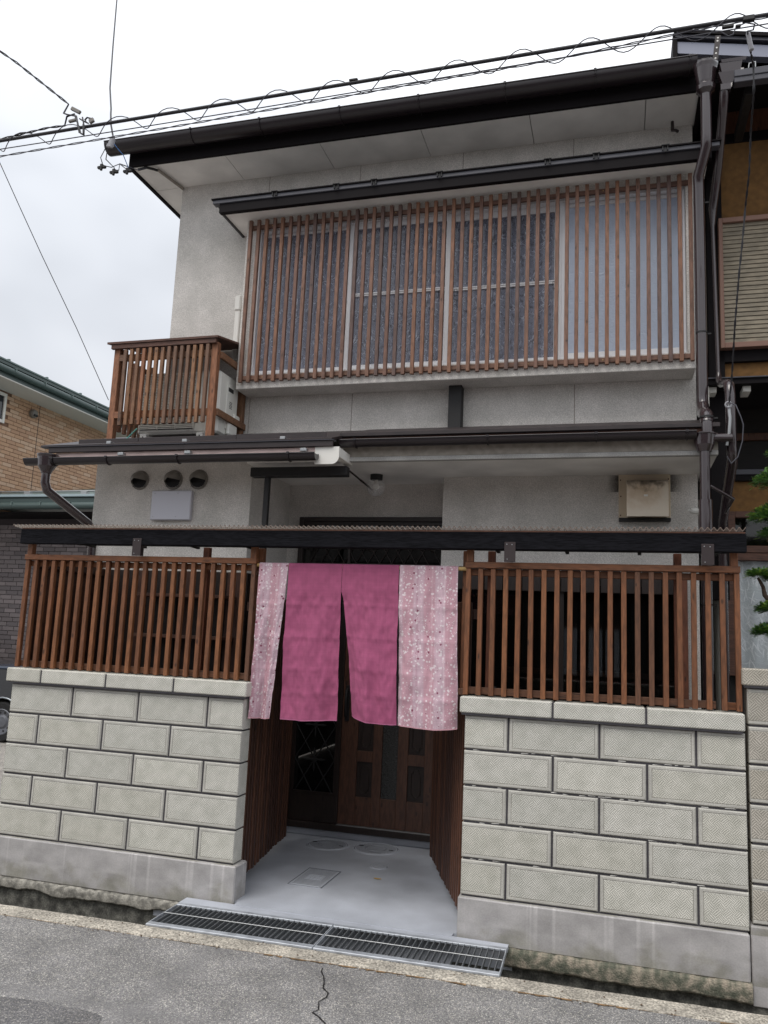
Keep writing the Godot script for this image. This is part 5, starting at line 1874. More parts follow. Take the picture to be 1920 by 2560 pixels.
	for i in 6:
		part(t, "rafter_end", box1(1.515 + i * 0.235, 1.57 + i * 0.235, 3.53, 3.5745, -1.6, -1.45, 0.003), M.plaster if i < 2 else M.dark_wood)
	part(t, "eaves_side", box1(1.485, 1.515, 3.16, 3.575, -1.6, -1.42, 0.006), M.plaster)
	part(t, "wall_band", box1(1.60, 6.5, 2.9, 4.0, -2.35, -2.3), M.dark_wood)
	part(t, "rail", box1(1.60, 6.5, 3.36, 3.42, -2.3, -2.26, 0.003), M.gate)
	part(t, "lintel", box1(1.56, 6.5, 3.013, 3.055, -2.05, -1.97, 0.003), M.awn_light)
	part(t, "lintel", box1(1.56, 6.5, 2.965, 3.012, -2.05, -1.98, 0.003), M.fascia)
	part(t, "plaster_band", box1(1.60, 6.5, 2.72, 2.965, -2.06, -2.02), M.ochre)
	var wf := MB.new()
	wf.b2(1.66, 1.745, 1.45, 2.72, -2.05, -1.97, 0.003)
	wf.b2(1.745, 3.4, 2.67, 2.72, -2.05, -1.97, 0.003)
	wf.b2(1.745, 3.4, 2.335, 2.39, -2.05, -1.97, 0.003)
	wf.b2(1.745, 3.4, 2.395, 2.45, -2.05, -1.975, 0.003)
	wf.b2(3.4, 3.48, 1.45, 2.72, -2.05, -1.97, 0.003)
	wf.b2(1.745, 3.4, 1.40, 1.46, -2.05, -1.97, 0.003)
	var w := part(t, "window_frame", wf, M.brown_board)
	part(w, "pane", box1(1.745, 3.4, 1.46, 2.335, -2.012, -2.008), M.clear_glass)
	part(w, "pane", box1(1.745, 3.4, 2.45, 2.67, -2.012, -2.008), M.dark_glass)
	var pts := []
	var uvs := []
	for j in 5:
		pts.append([])
		uvs.append([])
		for i in 121:
			var u := i / 120.0
			pts[j].append(Vector3(lerpf(1.73, 3.42, u), lerpf(2.36, 1.42, j / 4.0), -2.05 + 0.012 * sin(u * 80.0 + sin(u * 23.0))))
			uvs[j].append(Vector2(u, j / 4.0))
	var cm := MB.new()
	cm.grid(pts, uvs, true)
	part(w, "lace_curtain", cm, M.lace)
	part(t, "lower_wall", box1(1.56, 6.5, -0.05, 1.455, -2.1, -2.021), M.dark_wood)
	part(t, "room_wall", box1(1.62, 6.4, 1.40, 3.0, -3.6, -3.5), M.room)
	part(t, "room_wall", box1(3.5, 6.5, 1.40, 2.72, -2.1, -2.02), M.dark_wood)
	# gable of the higher roof behind
	var gb := MB.new()
	var sl2 := -0.222
	var poly := func(x0: float, x1: float, a: float, b: float) -> PackedVector2Array:
		return PackedVector2Array([Vector2(x0, 7.168 + (x0 - 1.366) * sl2 - b), Vector2(x1, 7.168 + (x1 - 1.366) * sl2 - b), Vector2(x1, 7.168 + (x1 - 1.366) * sl2 - a), Vector2(x0, 7.168 + (x0 - 1.366) * sl2 - a)])
	gb.prism(poly.call(1.355, 5.5, 0.0, 0.035), -5.5, -2.17)
	part(t, "gable_roof", gb, M.fascia)
	gb = MB.new()
	gb.prism(poly.call(1.366, 5.5, 0.036, 0.066), -2.3, -2.19)
	part(t, "gable_trim", gb, M.awn_light)
	gb = MB.new()
	gb.prism(poly.call(1.38, 5.5, 0.09, 0.205), -2.3, -2.22)
	part(t, "gable_fascia", gb, M.grey_fascia)
	part(t, "gable_end", box1(1.345, 1.385, 6.55, 7.15, -5.4, -2.205, 0.004), M.fascia)
	part(t, "gable_back", box1(1.39, 5.0, 5.97, 7.0, -2.75, -2.7), M.dark_wood)
	part(t, "gable_post", box1(1.50, 1.57, 6.0, 7.0, -2.68, -2.6, 0.003), M.gate)
	# perforated steel strap that stands at the roof end
	var sp := MB.new()
	sp.xf = Transform3D(Basis(Vector3.BACK, -0.12), Vector3(1.565, 6.03, -1.0))
	sp.b2(-0.019, 0.019, -0.10, 0.10, -0.003, 0.003, 0.001)
	var st := thing("perforated_strap", "perforated steel strap standing up from the roof end above the hopper", "bracket", Vector3(1.565, 5.93, -1.0))
	part(st, "strap", sp, M.brown_dull)
	for y in [-0.085, -0.045, 0.0, 0.055, 0.08]:
		var hm := MB.new()
		hm.xf = sp.xf * Transform3D(Basis(Vector3.RIGHT, PI / 2), Vector3(0, y, 0.003))
		hm.lathe([Vector2(0.007, 0.0), Vector2(0.006, 0.001), Vector2(0, 0.001)], 10)
		part(st, "hole", hm, M.white)

# ---------------------------------------------------------------- neighbour on the left
func brick_rows(t: Node3D, in_x: bool, fixed: float, a0: float, a1: float, y0: float, rows: int, w: float, h: float, mats: Array, near0: float, near1: float, gap: Callable) -> void:
	var bm := MB.new()
	if in_x:
		bm.box(Vector3(), Vector3(w - 0.008, h - 0.008, 0.016), 0.002)
	else:
		bm.box(Vector3(), Vector3(0.016, h - 0.008, w - 0.008), 0.002)
	var me := bm.mesh()
	var far: Array = [[], [], [], []]
	var count := 0
	for r in rows:
		var off := (r % 2) * 0.5 * w + (0.17 * w if (r / 2) % 2 else 0.0)
		var a := a0 + off
		while a + w <= a1 + 0.001:
			var c := a + w / 2
			var y := y0 + (r + 0.5) * h
			var k := rng.randi() % 4
			if not gap.call(c, y):
				var p := Vector3(c, y, fixed) if in_x else Vector3(fixed, y, c)
				if c > near0 and c < near1 and count < 296:
					part(t, "brick", me, mats[k], p)
					count += 1
				else:
					far[k].append(p)
			a += w
	for k in 4:
		if far[k].is_empty():
			continue
		var mm := MultiMesh.new()
		mm.transform_format = MultiMesh.TRANSFORM_3D
		mm.mesh = me
		mm.instance_count = far[k].size()
		for i in far[k].size():
			mm.set_instance_transform(i, Transform3D(Basis(), far[k][i] - wpos(t)))
		var o := MultiMeshInstance3D.new()
		o.name = "far_bricks"
		o.multimesh = mm
		o.material_override = mats[k]
		o.set_meta("kind", "stuff")
		t.add_child(o, true)

func left_house() -> void:
	rng.seed = 61
	var t := thing("neighbour_house", "tan and dark brick house with green metal roofs at the left edge", "house", Vector3(-10.5, -0.06, -9.0))
	part(t, "lower_wall", box1(-15.0, -5.7, -0.06, 3.5, -7.4, -7.01), M.umber_joint)
	part(t, "lower_wall", box1(-6.0, -5.7, -0.06, 3.5, -14.0, -7.4), M.umber_joint)
	part(t, "upper_wall", box1(-15.0, -10.01, 3.4, 6.4, -14.0, -5.2), M.tan_joint)
	var none := func(_c: float, _y: float) -> bool: return false
	var win := func(c: float, y: float) -> bool: return c > -7.25 and c < -6.1 and y > 5.15 and y < 5.8
	brick_rows(t, true, -7.0, -14.9, -5.8, 0.0, 43, 0.235, 0.0765, M.umber, -9.8, -7.6, none)
	brick_rows(t, false, -10.0, -13.9, -5.3, 3.42, 36, 0.235, 0.0725, M.tan, -9.4, -6.9, win)
	part(t, "wall_joint", box1(-9.999, -9.989, 3.6, 6.0, -8.105, -8.093), M.black)
	# window at the picture edge
	var wf := MB.new()
	wf.b2(-10.0, -9.97, 5.20, 5.76, -7.19, -7.13, 0.004)
	wf.b2(-10.0, -9.97, 5.20, 5.76, -6.2, -6.14, 0.004)
	wf.b2(-10.0, -9.97, 5.70, 5.76, -7.13, -6.2, 0.004)
	wf.b2(-10.0, -9.97, 5.20, 5.26, -7.13, -6.2, 0.004)
	var w := part(t, "window", wf, M.white)
	part(w, "pane", box1(-10.0, -9.995, 5.26, 5.70, -7.13, -6.2), mat(rgb(40, 44, 50), 0.05))
	# dome security camera on the wall
	var cm := MB.new()
	cm.xf = Transform3D(Basis(Vector3.BACK, -PI / 2), Vector3(-9.99, 5.585, -7.9))
	cm.lathe([Vector2(0.085, 0), Vector2(0.085, 0.05), Vector2(0.07, 0.08), Vector2(0.0, 0.09)], 20)
	var sc := part(t, "security_camera", cm, M.vent)
	part(sc, "mouth", box1(-9.93, -9.89, 5.525, 5.57, -7.96, -7.85, 0.01), M.black)
	# upper roof and eaves along z
	var r := MB.new()
	r.prism(PackedVector2Array([Vector2(-9.38, 6.04), Vector2(-9.38, 6.10), Vector2(-13.0, 7.2), Vector2(-16.0, 6.1), Vector2(-16.0, 6.04)]), -14.5, -4.9)
	var ro := part(t, "roof", r, M.teal)
	part(ro, "ridge_edge", box1(-9.42, -9.36, 6.095, 6.125, -14.5, -4.9, 0.004), M.teal_roof)
	part(ro, "fascia_board", box1(-9.45, -9.42, 5.82, 6.04, -14.4, -5.0, 0.004), M.teal)
	part(ro, "soffit", box1(-10.0, -9.4, 5.80, 5.819, -14.4, -5.0), M.plaster)
	var g := MB.new()
	g.tube([Vector3(-9.37, 5.955, -14.4), Vector3(-9.37, 5.955, -4.95)], 0.058, 14)
	var gu := part(ro, "gutter", g, M.teal)
	var sm := MB.new()
	sm.lathe([Vector2(0.058, -0.015), Vector2(0.064, -0.012), Vector2(0.064, 0.012), Vector2(0.058, 0.015)], 16)
	sm.xf = Transform3D.IDENTITY
	for i in sm.v.size():
		var p := sm.v[i]; sm.v[i] = Vector3(p.x, p.z, p.y)
		var q := sm.n[i]; sm.n[i] = Vector3(q.x, q.z, q.y)
	for i in 9:
		var k := MB.new()
		k.b2(-9.39, -9.30, 6.005, 6.02, -6.6 - i * 0.78 - 0.012, -6.6 - i * 0.78 + 0.012, 0.003)
		k.b2(-9.312, -9.304, 5.95, 6.01, -6.6 - i * 0.78 - 0.012, -6.6 - i * 0.78 + 0.012, 0.002)
		part(ro, "strap", k, M.teal_roof)
	for i in 7:
		part(ro, "roof_seam", box1(-9.42, -9.37, 6.125, 6.155, -6.5 - i * 1.0, -6.46 - i * 1.0, 0.003), M.teal_roof)
	# lower roof over the ground floor
	r = MB.new()
	r.prism(PackedVector2Array([Vector2(6.30, 3.64), Vector2(6.30, 3.70), Vector2(10.2, 4.55), Vector2(14.0, 4.55), Vector2(14.0, 3.64)]), -15.5, -5.3)
	for i in r.v.size():
		var p := r.v[i]; r.v[i] = Vector3(p.z, p.y, -p.x)
		var q := r.n[i]; r.n[i] = Vector3(q.z, q.y, -q.x)
	ro = part(t, "lower_roof", r, M.teal_roof)
	part(ro, "drip_edge", box1(-15.5, -5.28, 3.66, 3.70, -6.30, -6.27, 0.004), mat(rgb(150, 166, 172), 0.35))
	part(ro, "fascia_board", box1(-15.5, -5.3, 3.50, 3.655, -6.34, -6.30, 0.004), M.teal)
	part(ro, "soffit", box1(-15.5, -5.3, 3.40, 3.42, -7.0, -6.34), M.fascia)
	g = MB.new()
	g.tube([Vector3(-15.5, 3.50, -6.23), Vector3(-5.3, 3.50, -6.23)], 0.058, 14)
	part(ro, "gutter", g, M.teal)
	part(ro, "snow_rail", tube1([Vector3(-15.5, 3.80, -6.55), Vector3(-5.3, 3.80, -6.55)], 0.014, 8), M.steel)
	for i in 12:
		var x := -9.85 + i * 0.56
		var k := MB.new()
		k.b2(x - 0.012, x + 0.012, 3.545, 3.56, -6.29, -6.165, 0.003)
		k.b2(x - 0.012, x + 0.012, 3.50, 3.555, -6.175, -6.165, 0.002)
		part(ro, "strap", k, M.teal_roof)
		if i % 2 == 0:
			part(ro, "rail_foot", box1(x - 0.06, x + 0.06, 3.72, 3.80, -6.58, -6.50, 0.006), M.steel)

# ---------------------------------------------------------------- parked car, mostly behind the wall
func wheel(t: Node3D, c: Vector3, r: float) -> void:
	var m := MB.new()
	m.xf = Transform3D(Basis(Vector3.RIGHT, PI / 2), c)
	m.lathe([Vector2(r * 0.62, -0.085), Vector2(r * 0.93, -0.085), Vector2(r, -0.06), Vector2(r, 0.06), Vector2(r * 0.93, 0.085), Vector2(r * 0.66, 0.08), Vector2(r * 0.62, 0.05)], 32)
	var w := lpart(t, "wheel", m, M.tyre)
	m = MB.new()
	m.xf = Transform3D(Basis(Vector3.RIGHT, PI / 2), c)
	m.lathe([Vector2(r * 0.66, 0.078), Vector2(r * 0.62, 0.085), Vector2(r * 0.57, 0.06), Vector2(r * 0.36, 0.05), Vector2(r * 0.25, 0.065), Vector2(0, 0.068)], 32)
	var rm := lpart(w, "rim", m, M.rim)
	for k in 10:
		var a := TAU * k / 10
		m = MB.new()
		m.xf = Transform3D(Basis(Vector3.RIGHT, PI / 2), c + Vector3(cos(a) * r * 0.47, sin(a) * r * 0.47, 0.0565))
		m.lathe([Vector2(r * 0.055, 0.003), Vector2(0, 0.003)], 10)
		lpart(w, "rim_hole", m, M.black)

func car() -> void:
	# local axes: +x to the front, +z the side that faces the street
	var t := thing("parked_car", "dark parked car at the left edge behind the block wall, front wheel showing", "car", Vector3(-8.7, -0.055, -5.7))
	var body := PackedVector2Array([Vector2(-1.7, 0.3), Vector2(-1.7, 0.75), Vector2(-1.62, 1.45), Vector2(-1.5, 1.50), Vector2(-1.05, 1.52), Vector2(-0.35, 1.06), Vector2(1.62, 0.98), Vector2(1.78, 0.82), Vector2(1.80, 0.4), Vector2(1.70, 0.24)])
	# wheel arches cut from the lower edge
	for cx in [1.27, -1.1]:
		for k in 11:
			var a := PI * k / 10.0
			body.append(Vector2(cx + 0.335 * cos(a), 0.26 + 0.335 * sin(a) * 1.02))
	var m := MB.new()
	m.prism(body, -0.74, 0.74)
	var b := lpart(t, "body", m, M.car)
	m = MB.new()
	for s in [-1.0, 1.0]:
		m.b2(-1.5, -0.95, 1.08, 1.42, s * 0.741 - 0.004, s * 0.741 + 0.004, 0.003)
	lpart(t, "side_window", m, M.lamp_glass)
	m = MB.new()
	m.bar(Vector3(-1.01, 1.50, 0), Vector3(-0.37, 1.09, 0), 0.02, 1.3, 0.004, Vector3(0, 0, 1))
	lpart(t, "windscreen", m, mat(rgb(90, 110, 130), 0.05))
	lpart(t, "bonnet", box1(0.80, 1.60, 0.985, 1.04, -0.70, 0.74, 0.03), mat(rgb(52, 60, 74), 0.2))  # bluer and paler than the body: sky sheen painted into the colour
	for s in [-0.55, 0.55]:
		lpart(t, "headlight", box1(1.70, 1.83, 0.68, 0.84, s - 0.14, s + 0.14, 0.03), M.lamp_glass)
	lpart(t, "bumper", box1(1.72, 1.86, 0.28, 0.5, -0.76, 0.76, 0.04), M.car)
	var arch := []
	for k in 13:
		var a := PI * k / 12.0
		arch.append(Vector3(1.27 + 0.345 * cos(a), 0.26 + 0.35 * sin(a), 0.745))
	lpart(t, "arch_trim", tube1(arch, 0.012, 8), M.chrome)
	lpart(t, "side_trim", box1(-0.6, 0.9, 0.42, 0.45, 0.74, 0.752, 0.004), M.chrome)
	for x in [1.27, -1.1]:
		for z in [0.66, -0.66]:
			wheel(t, Vector3(x, 0.275, z), 0.275)

# ---------------------------------------------------------------- clipped yew at the right edge
func pine() -> void:
	rng.seed = 71
	var t := thing("yew_tree", "clipped dark green yew with layered foliage pads at the right edge", "tree", Vector3(2.02, -0.06, -0.62))
	part(t, "trunk", tube1([Vector3(2.02, -0.06, -0.62), Vector3(1.98, 0.9, -0.60), Vector3(2.05, 1.6, -0.58), Vector3(1.97, 2.2, -0.55), Vector3(2.02, 2.9, -0.55)], [0.07, 0.06, 0.05, 0.04, 0.02], 10), M.bark)
	var limbs := [
		[Vector3(1.99, 1.45, -0.58), Vector3(1.86, 1.55, -0.5), Vector3(1.76, 1.66, -0.45)],
		[Vector3(2.02, 1.68, -0.58), Vector3(1.88, 1.78, -0.52), Vector3(1.78, 1.86, -0.48)],
		[Vector3(2.0, 1.88, -0.57), Vector3(1.80, 1.90, -0.5), Vector3(1.735, 1.93, -0.47), Vector3(1.70, 1.97, -0.46), Vector3(1.692, 2.02, -0.46), Vector3(1.665, 2.075, -0.46)],
		[Vector3(1.735, 1.955, -0.47), Vector3(1.77, 1.98, -0.45), Vector3(1.80, 2.04, -0.45)],
		[Vector3(1.98, 2.15, -0.55), Vector3(1.84, 2.22, -0.5), Vector3(1.735, 2.30, -0.47), Vector3(1.73, 2.38, -0.46)],
		[Vector3(2.0, 2.5, -0.55), Vector3(1.88, 2.58, -0.5), Vector3(1.78, 2.66, -0.47)]]
	for l in limbs:
		var rr := []
		for i in l.size():
			rr.append(lerpf(0.022, 0.008, float(i) / (l.size() - 1)))
		part(t, "branch", tube1(l, rr, 8), M.bark)
	# pads: centre, half sizes, sprigs
	var pads := [
		[Vector3(1.80, 2.66, -0.46), Vector3(0.14, 0.10, 0.16), 150], [Vector3(1.77, 2.44, -0.46), Vector3(0.13, 0.10, 0.15), 150],
		[Vector3(1.78, 2.33, -0.45), Vector3(0.09, 0.06, 0.12), 90], [Vector3(1.67, 2.09, -0.46), Vector3(0.055, 0.03, 0.06), 44],
		[Vector3(1.78, 2.07, -0.45), Vector3(0.07, 0.055, 0.09), 80], [Vector3(1.745, 1.885, -0.47), Vector3(0.085, 0.05, 0.10), 90],
		[Vector3(1.725, 1.75, -0.46), Vector3(0.09, 0.06, 0.10), 120], [Vector3(1.90, 2.85, -0.5), Vector3(0.15, 0.09, 0.15), 110],
		[Vector3(2.12, 2.2, -0.5), Vector3(0.2, 0.1, 0.2), 140], [Vector3(2.15, 2.6, -0.5), Vector3(0.2, 0.1, 0.2), 140], [Vector3(2.1, 1.8, -0.5), Vector3(0.18, 0.08, 0.18), 120], [Vector3(2.02, 3.0, -0.55), Vector3(0.13, 0.1, 0.13), 90]]
	for pd in pads:
		var layers := [MB.new(), MB.new(), MB.new(), MB.new()]
		for s in int(pd[2] * 6.0):
			var d := Vector3(rng.randfn(0, 1), rng.randfn(0, 1), rng.randfn(0, 1)).normalized()
			d.y = absf(d.y) * 0.9 - 0.25
			var q: float = pow(rng.randf(), 0.4)
			var base: Vector3 = pd[0] + Vector3(d.x * pd[1].x, d.y * pd[1].y, d.z * pd[1].z) * q
			var dir := (d * Vector3(1, 0.5, 1) + Vector3(rng.randf_range(-0.7, 0.7), rng.randf_range(-0.1, 0.9), rng.randf_range(-0.7, 0.7))).normalized()
			var L := rng.randf_range(0.03, 0.055)
			var side := dir.cross(Vector3(rng.randf_range(-0.3, 0.3), 1, rng.randf_range(-0.3, 0.3))).normalized()
			var nn := side.cross(dir).normalized()
			var k: int = 3 if rng.randf() < (0.34 if d.y > 0.1 else 0.07) else rng.randi() % 3
			var mb: MB = layers[k]
			for i in 11:
				var u := (i + 1) / 12.0
				var c := base + dir * L * u + Vector3(0, -0.012 * u * u, 0)
				for sg in [-1.0, 1.0]:
					var tip: Vector3 = c + (side * sg * 0.85 + dir * 0.7 + nn * rng.randf_range(-0.25, 0.35)).normalized() * 0.0135 * (1.15 - u * 0.6)
					var wv := dir * 0.0026
					mb.tri(c - wv, c + wv, tip, nn, nn, nn)
		var fol: MeshInstance3D = null
		for k in 4:
			if layers[k].v.is_empty():
				continue
			var o := part(t, "foliage", layers[k], M.leaf[k])
			o.set_meta("kind", "stuff")

# ---------------------------------------------------------------- overhead wires
func twisted(pts: Array, amp: float, pitch: float, r: float) -> MB:
	var m := MB.new()
	for ph in [0.0, PI]:
		var out := []
		for i in pts.size() - 1:
			var a: Vector3 = pts[i]; var b: Vector3 = pts[i + 1]
			var d := (b - a).normalized()
			var s := d.cross(Vector3.UP).normalized()
			var u := s.cross(d)
			var n := maxi(2, int((b - a).length() / pitch * 6))
			for k in n:
				var q := a.lerp(b, float(k) / n)
				var w: float = (q - pts[0]).length() / pitch * TAU + ph
				out.append(q + (s * cos(w) + u * sin(w)) * amp)
		out.append(pts[pts.size() - 1])
		m.tube(out, r, 5)
	return m

func sag(a: Vector3, b: Vector3, drop: float, n := 16) -> Array:
	var out := []
	for i in n + 1:
		var u := float(i) / n
		out.append(a.lerp(b, u) - Vector3(0, 4 * drop * u * (1 - u), 0))
	return out

func wires() -> void:
	rng.seed = 81
	var cy := func(x: float) -> float: return 5.023 + 0.0115 * (x + 0.52)
	var pts := []
	for i in 41:
		var x := -9.0 + i * 0.45
		pts.append(Vector3(x, cy.call(x), 0.5))
	var t := thing("overhead_cable", "thick black overhead cable with a spiral hanger running along the street", "cable", Vector3(0, 5.0, 0.5))
	part(t, "core", tube1(pts, 0.0115, 10), M.cable)
	var mw := []
	for i in 41:
		var x := -9.0 + i * 0.45
		mw.append(Vector3(x, cy.call(x) - 0.062 + 0.008 * sin(x * 0.8), 0.5))
	part(t, "messenger_wire", tube1(mw, 0.0035, 6), M.wire)
	var hx := []
	var x := -6.0
	while x < 5.0:
		var w := (x + 2.92) / 0.386 * TAU - PI / 2
		hx.append(Vector3(x, cy.call(x) - 0.025 + 0.05 * sin(w), 0.5 + 0.05 * cos(w)))
		x += 0.386 / 14.0
	part(t, "spiral_hanger", tube1(hx, 0.0032, 5), M.wire)
	part(t, "clamp", box1(-0.745, -0.69, cy.call(-0.72) + 0.008, cy.call(-0.72) + 0.022, 0.49, 0.515, 0.003), M.black)
	var tw := [Vector3(-9.0, 4.82, 0.5), Vector3(-5.5, 4.80, 0.5), Vector3(-3.342, 4.868, 0.5), Vector3(-1.8, 4.905, 0.5), Vector3(-0.457, 4.945, 0.5), Vector3(0.46, 4.968, 0.5), Vector3(1.158, 5.014, 0.5), Vector3(1.45, 5.03, 0.5), Vector3(3.0, 5.06, 0.5), Vector3(9, 5.1, 0.5)]
	tag(part(self, "twisted_wire", twisted(tw, 0.0045, 0.32, 0.0032), M.wire), "thin twisted pair wire hanging just below the thick street cable", "wire")
	# service drop to the corner of the roof
	t = thing("service_wire", "vertical service wire ending in connectors at the left roof corner", "wire", Vector3(-3.26, 5.7, -0.6))
	part(t, "drop", tube1([Vector3(-3.258, 5.72, -0.6), Vector3(-3.294, 5.848, -0.6), Vector3(-3.39, 6.03, -0.71), Vector3(-3.462, 6.155, -0.8), Vector3(-3.651, 6.533, -1.0), Vector3(-3.977, 7.331, -1.4), Vector3(-4.378, 8.353, -1.9), Vector3(-5.0, 10.0, -2.7)], 0.0075, 8), M.cable)
	part(t, "insulator", tube1([Vector3(-3.275, 5.63, -0.6), Vector3(-3.27, 5.65, -0.6), Vector3(-3.262, 5.70, -0.6), Vector3(-3.255, 5.73, -0.6)], [0.016, 0.027, 0.025, 0.010], 10), M.insul)
	part(t, "insulator", tube1([Vector3(-3.30, 5.635, -0.6), Vector3(-3.298, 5.66, -0.6)], [0.014, 0.014], 10), M.insul)
	for e in [[Vector3(-3.31, 5.665, -0.6), Vector3(-3.37, 5.60, -0.68), Vector3(-3.456, 5.57, -0.75), false], [Vector3(-3.30, 5.68, -0.6), Vector3(-3.40, 5.61, -0.72), Vector3(-3.327, 5.508, -0.75), false], [Vector3(-3.245, 5.66, -0.6), Vector3(-3.20, 5.60, -0.68), Vector3(-3.192, 5.50, -0.75), true]]:
		var p: Vector3 = e[2]
		var mid: Vector3 = e[1]
		if p.x < -3.4:
			mid = Vector3(-3.44, 5.62, -0.7)
		part(t, "lead", tube1([e[0], e[0].lerp(mid, 0.5) + Vector3(0, -0.005, 0), mid, p + Vector3(0, 0.03, 0), p], 0.0035, 6), M.wire_blue if e[3] else M.wire)
		var cn := MB.new()
		cn.box(p, Vector3(0.03, 0.04, 0.03), 0.006)
		cn.box(p + Vector3(-0.026, -0.01, 0), Vector3(0.03, 0.024, 0.026), 0.005)
		cn.box(p + Vector3(0.026, -0.01, 0), Vector3(0.03, 0.024, 0.026), 0.005)
		cn.box(p + Vector3(0.0, -0.03, 0.008), Vector3(0.022, 0.028, 0.022), 0.005)
		part(t, "connector", cn, M.black)
		part(t, "lead", tube1([p + Vector3(0, 0.01, 0), p.lerp(Vector3(-3.25, 5.60, -0.8), 0.4) + Vector3(0, -0.02, 0), Vector3(-3.33, 5.62, -0.82), Vector3(-3.24, 5.63, -0.95), Vector3(-3.22, 5.70, -1.05)], 0.0035, 6), M.wire)
	# branch wire at the left with its splice cluster
	t = thing("branch_wire", "twisted branch wire and splice cluster clamped on the cable at the upper left", "wire", Vector3(-2.75, 5.05, 0.5))
	part(t, "drop", twisted([Vector3(-2.812, 5.193, 0.5), Vector3(-3.044, 5.372, 0.6), Vector3(-3.158, 5.46, 0.65), Vector3(-3.259, 5.525, 0.7), Vector3(-4.6, 6.3, 1.3)], 0.005, 0.2, 0.0042), M.cable)
	part(t, "drop", twisted([Vector3(-2.825, 5.032, 0.5), Vector3(-2.962, 5.036, 0.5), Vector3(-3.4, 5.0, 0.5), Vector3(-9.0, 4.95, 0.5)], 0.0045, 0.2, 0.004), M.cable)
	for e in [[Vector3(-2.775, 5.15, 0.51), Vector3(-2.70, 5.105, 0.51), 0.026], [Vector3(-2.785, 5.05, 0.51), Vector3(-2.72, 5.056, 0.51), 0.02], [Vector3(-2.625, 5.03, 0.5), Vector3(-2.592, 5.045, 0.5), 0.034]]:
		var b := MB.new()
		b.bar(e[0], e[1], e[2], 0.02, 0.004)
		part(t, "splice_box", b, M.vent)
	for e in [[Vector3(-2.812, 5.193, 0.5), Vector3(-2.845, 5.13, 0.5), Vector3(-2.80, 5.10, 0.52), Vector3(-2.72, 5.075, 0.52), Vector3(-2.69, 5.0, 0.53), Vector3(-2.66, 4.93, 0.53), Vector3(-2.635, 4.915, 0.53), Vector3(-2.64, 4.98, 0.53), Vector3(-2.67, 5.06, 0.52)], [Vector3(-2.825, 5.032, 0.5), Vector3(-2.815, 5.10, 0.5), Vector3(-2.74, 5.095, 0.52), Vector3(-2.70, 5.02, 0.53), Vector3(-2.675, 4.94, 0.53), Vector3(-2.64, 4.92, 0.53), Vector3(-2.65, 5.0, 0.53)], [Vector3(-2.70, 5.06, 0.51), Vector3(-2.66, 5.03, 0.52), Vector3(-2.63, 5.02, 0.5)], [Vector3(-2.60, 5.05, 0.5), Vector3(-2.64, 5.06, 0.51), Vector3(-2.655, 5.045, 0.51), Vector3(-2.64, 5.02, 0.51)]]:
		part(t, "lead", tube1(e, 0.005, 6), M.cable)
	# thin guy wire that drops to the timber screen
	tag(part(self, "guy_wire", tube1([Vector3(-3.72, 5.85, 1.0), Vector3(-3.529, 4.964, 0.3), Vector3(-3.476, 4.70, 0.1), Vector3(-3.409, 4.417, -0.1), Vector3(-3.345, 3.988, -0.5), Vector3(-3.288, 3.51, -0.93)], 0.003, 6), M.wire), "thin straight wire slanting down from the upper left to the timber screen", "wire")
	# junction on the right and the drop to the neighbour
	t = thing("drop_wire", "black twisted drop wire falling past the louvred shutter box from the right cable junction", "wire", Vector3(1.54, 5.0, 0.5))
	part(t, "clamp", box1(1.515, 1.575, 5.025, 5.056, 0.485, 0.515, 0.004), M.black)
	part(t, "splice_box", box1(1.41, 1.47, 5.004, 5.022, 0.49, 0.51, 0.003), M.black)
	part(t, "splice_box", box1(1.478, 1.505, 4.998, 5.012, 0.49, 0.51, 0.003), M.black)
	part(t, "lead", tube1([Vector3(1.257, 5.021, 0.5), Vector3(1.34, 5.008, 0.5), Vector3(1.40, 4.99, 0.5), Vector3(1.44, 4.955, 0.5), Vector3(1.465, 4.96, 0.5), Vector3(1.48, 5.0, 0.5), Vector3(1.53, 5.02, 0.5)], 0.0035, 6), M.wire)
	part(t, "lead", tube1([Vector3(1.53, 5.02, 0.5), Vector3(1.575, 5.002, 0.5), Vector3(1.57, 4.985, 0.48), Vector3(1.552, 5.03, 0.42), Vector3(1.556, 4.985, 0.38), Vector3(1.575, 4.96, 0.35)], 0.0035, 6), M.wire)
	part(t, "insulator", tube1([Vector3(1.552, 5.04, 0.4), Vector3(1.556, 5.03, 0.4), Vector3(1.572, 4.925, 0.4)], [0.004, 0.012, 0.013], 10), M.insul)
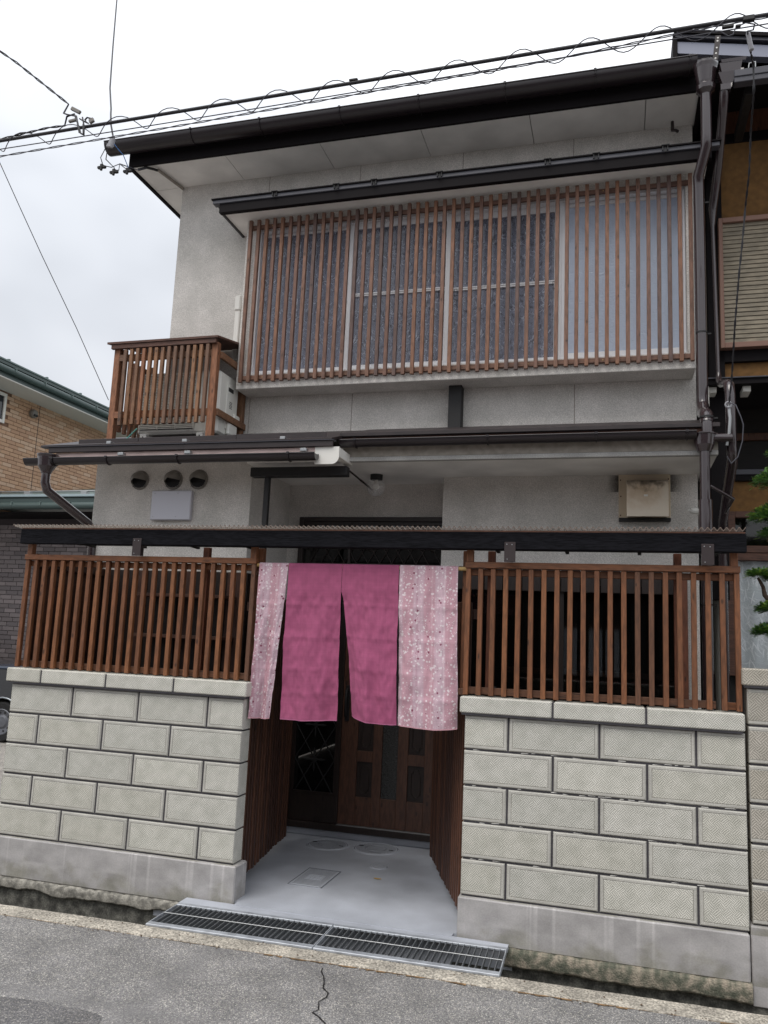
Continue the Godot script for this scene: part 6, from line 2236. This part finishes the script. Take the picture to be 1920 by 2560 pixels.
	part(t, "drop", twisted([Vector3(1.575, 4.96, 0.35), Vector3(1.612, 4.98, 0.2), Vector3(1.613, 4.82, 0.19), Vector3(1.636, 4.74, -0.1), Vector3(1.64, 4.55, -0.22), Vector3(1.64, 4.419, -0.4), Vector3(1.62, 4.19, -0.42), Vector3(1.60, 4.0, -0.44), Vector3(1.58, 3.7, -0.52), Vector3(1.578, 3.409, -0.7), Vector3(1.566, 3.25, -0.76)], 0.0036, 0.14, 0.0036), M.cable)
	part(t, "loop", tube1([Vector3(1.566, 3.25, -0.76), Vector3(1.60, 3.22, -0.72), Vector3(1.629, 3.14, -0.72), Vector3(1.643, 3.086, -0.72), Vector3(1.635, 2.978, -0.72), Vector3(1.605, 2.872, -0.72), Vector3(1.565, 2.83, -0.72), Vector3(1.54, 2.88, -0.72)], 0.004, 6), M.wire)

# ---------------------------------------------------------------- the other side of the street, seen only in reflections
func facing_house() -> void:
	var t := thing("facing_house", "dark house across the street, seen as a reflection in the window behind the right fence", "house", Vector3(0, -0.02, 12.5))
	var w := MB.new()
	w.b2(-9.0, 9.0, -0.02, 3.5, 11.0, 15.0)
	part(t, "wall", w, M.dark_wood)
	for i in 5:
		var f := MB.new()
		var x := -6.6 + i * 3.0
		f.b2(x, x + 0.08, 0.9, 2.1, 10.93, 10.998, 0.003)
		f.b2(x + 1.6, x + 1.68, 0.9, 2.1, 10.93, 10.998, 0.003)
		f.b2(x + 0.08, x + 1.6, 2.02, 2.1, 10.93, 10.998, 0.003)
		f.b2(x + 0.08, x + 1.6, 0.9, 0.98, 10.93, 10.998, 0.003)
		var o := part(t, "window", f, M.brown_board)
		part(o, "pane", box1(x + 0.08, x + 1.6, 0.98, 2.02, 10.985, 10.992), M.lamp_glass)
	var r := MB.new()
	r.prism(PackedVector2Array([Vector2(-10.4, 3.4), Vector2(-13.0, 4.5), Vector2(-15.6, 3.4)]), -9.5, 9.5)
	for i in r.v.size():
		var p := r.v[i]; r.v[i] = Vector3(p.z, p.y, -p.x)
		var q := r.n[i]; r.n[i] = Vector3(q.z, q.y, -q.x)
	part(t, "roof", r, M.fascia)
	tag(part(self, "low_wall", box1(-9.0, 9.0, -0.02, 0.95, 8.8, 8.95, 0.01), mat(rgb(150, 112, 110), 0.9)), "low pinkish wall across the street, seen only as a reflection in the dark window", "wall")
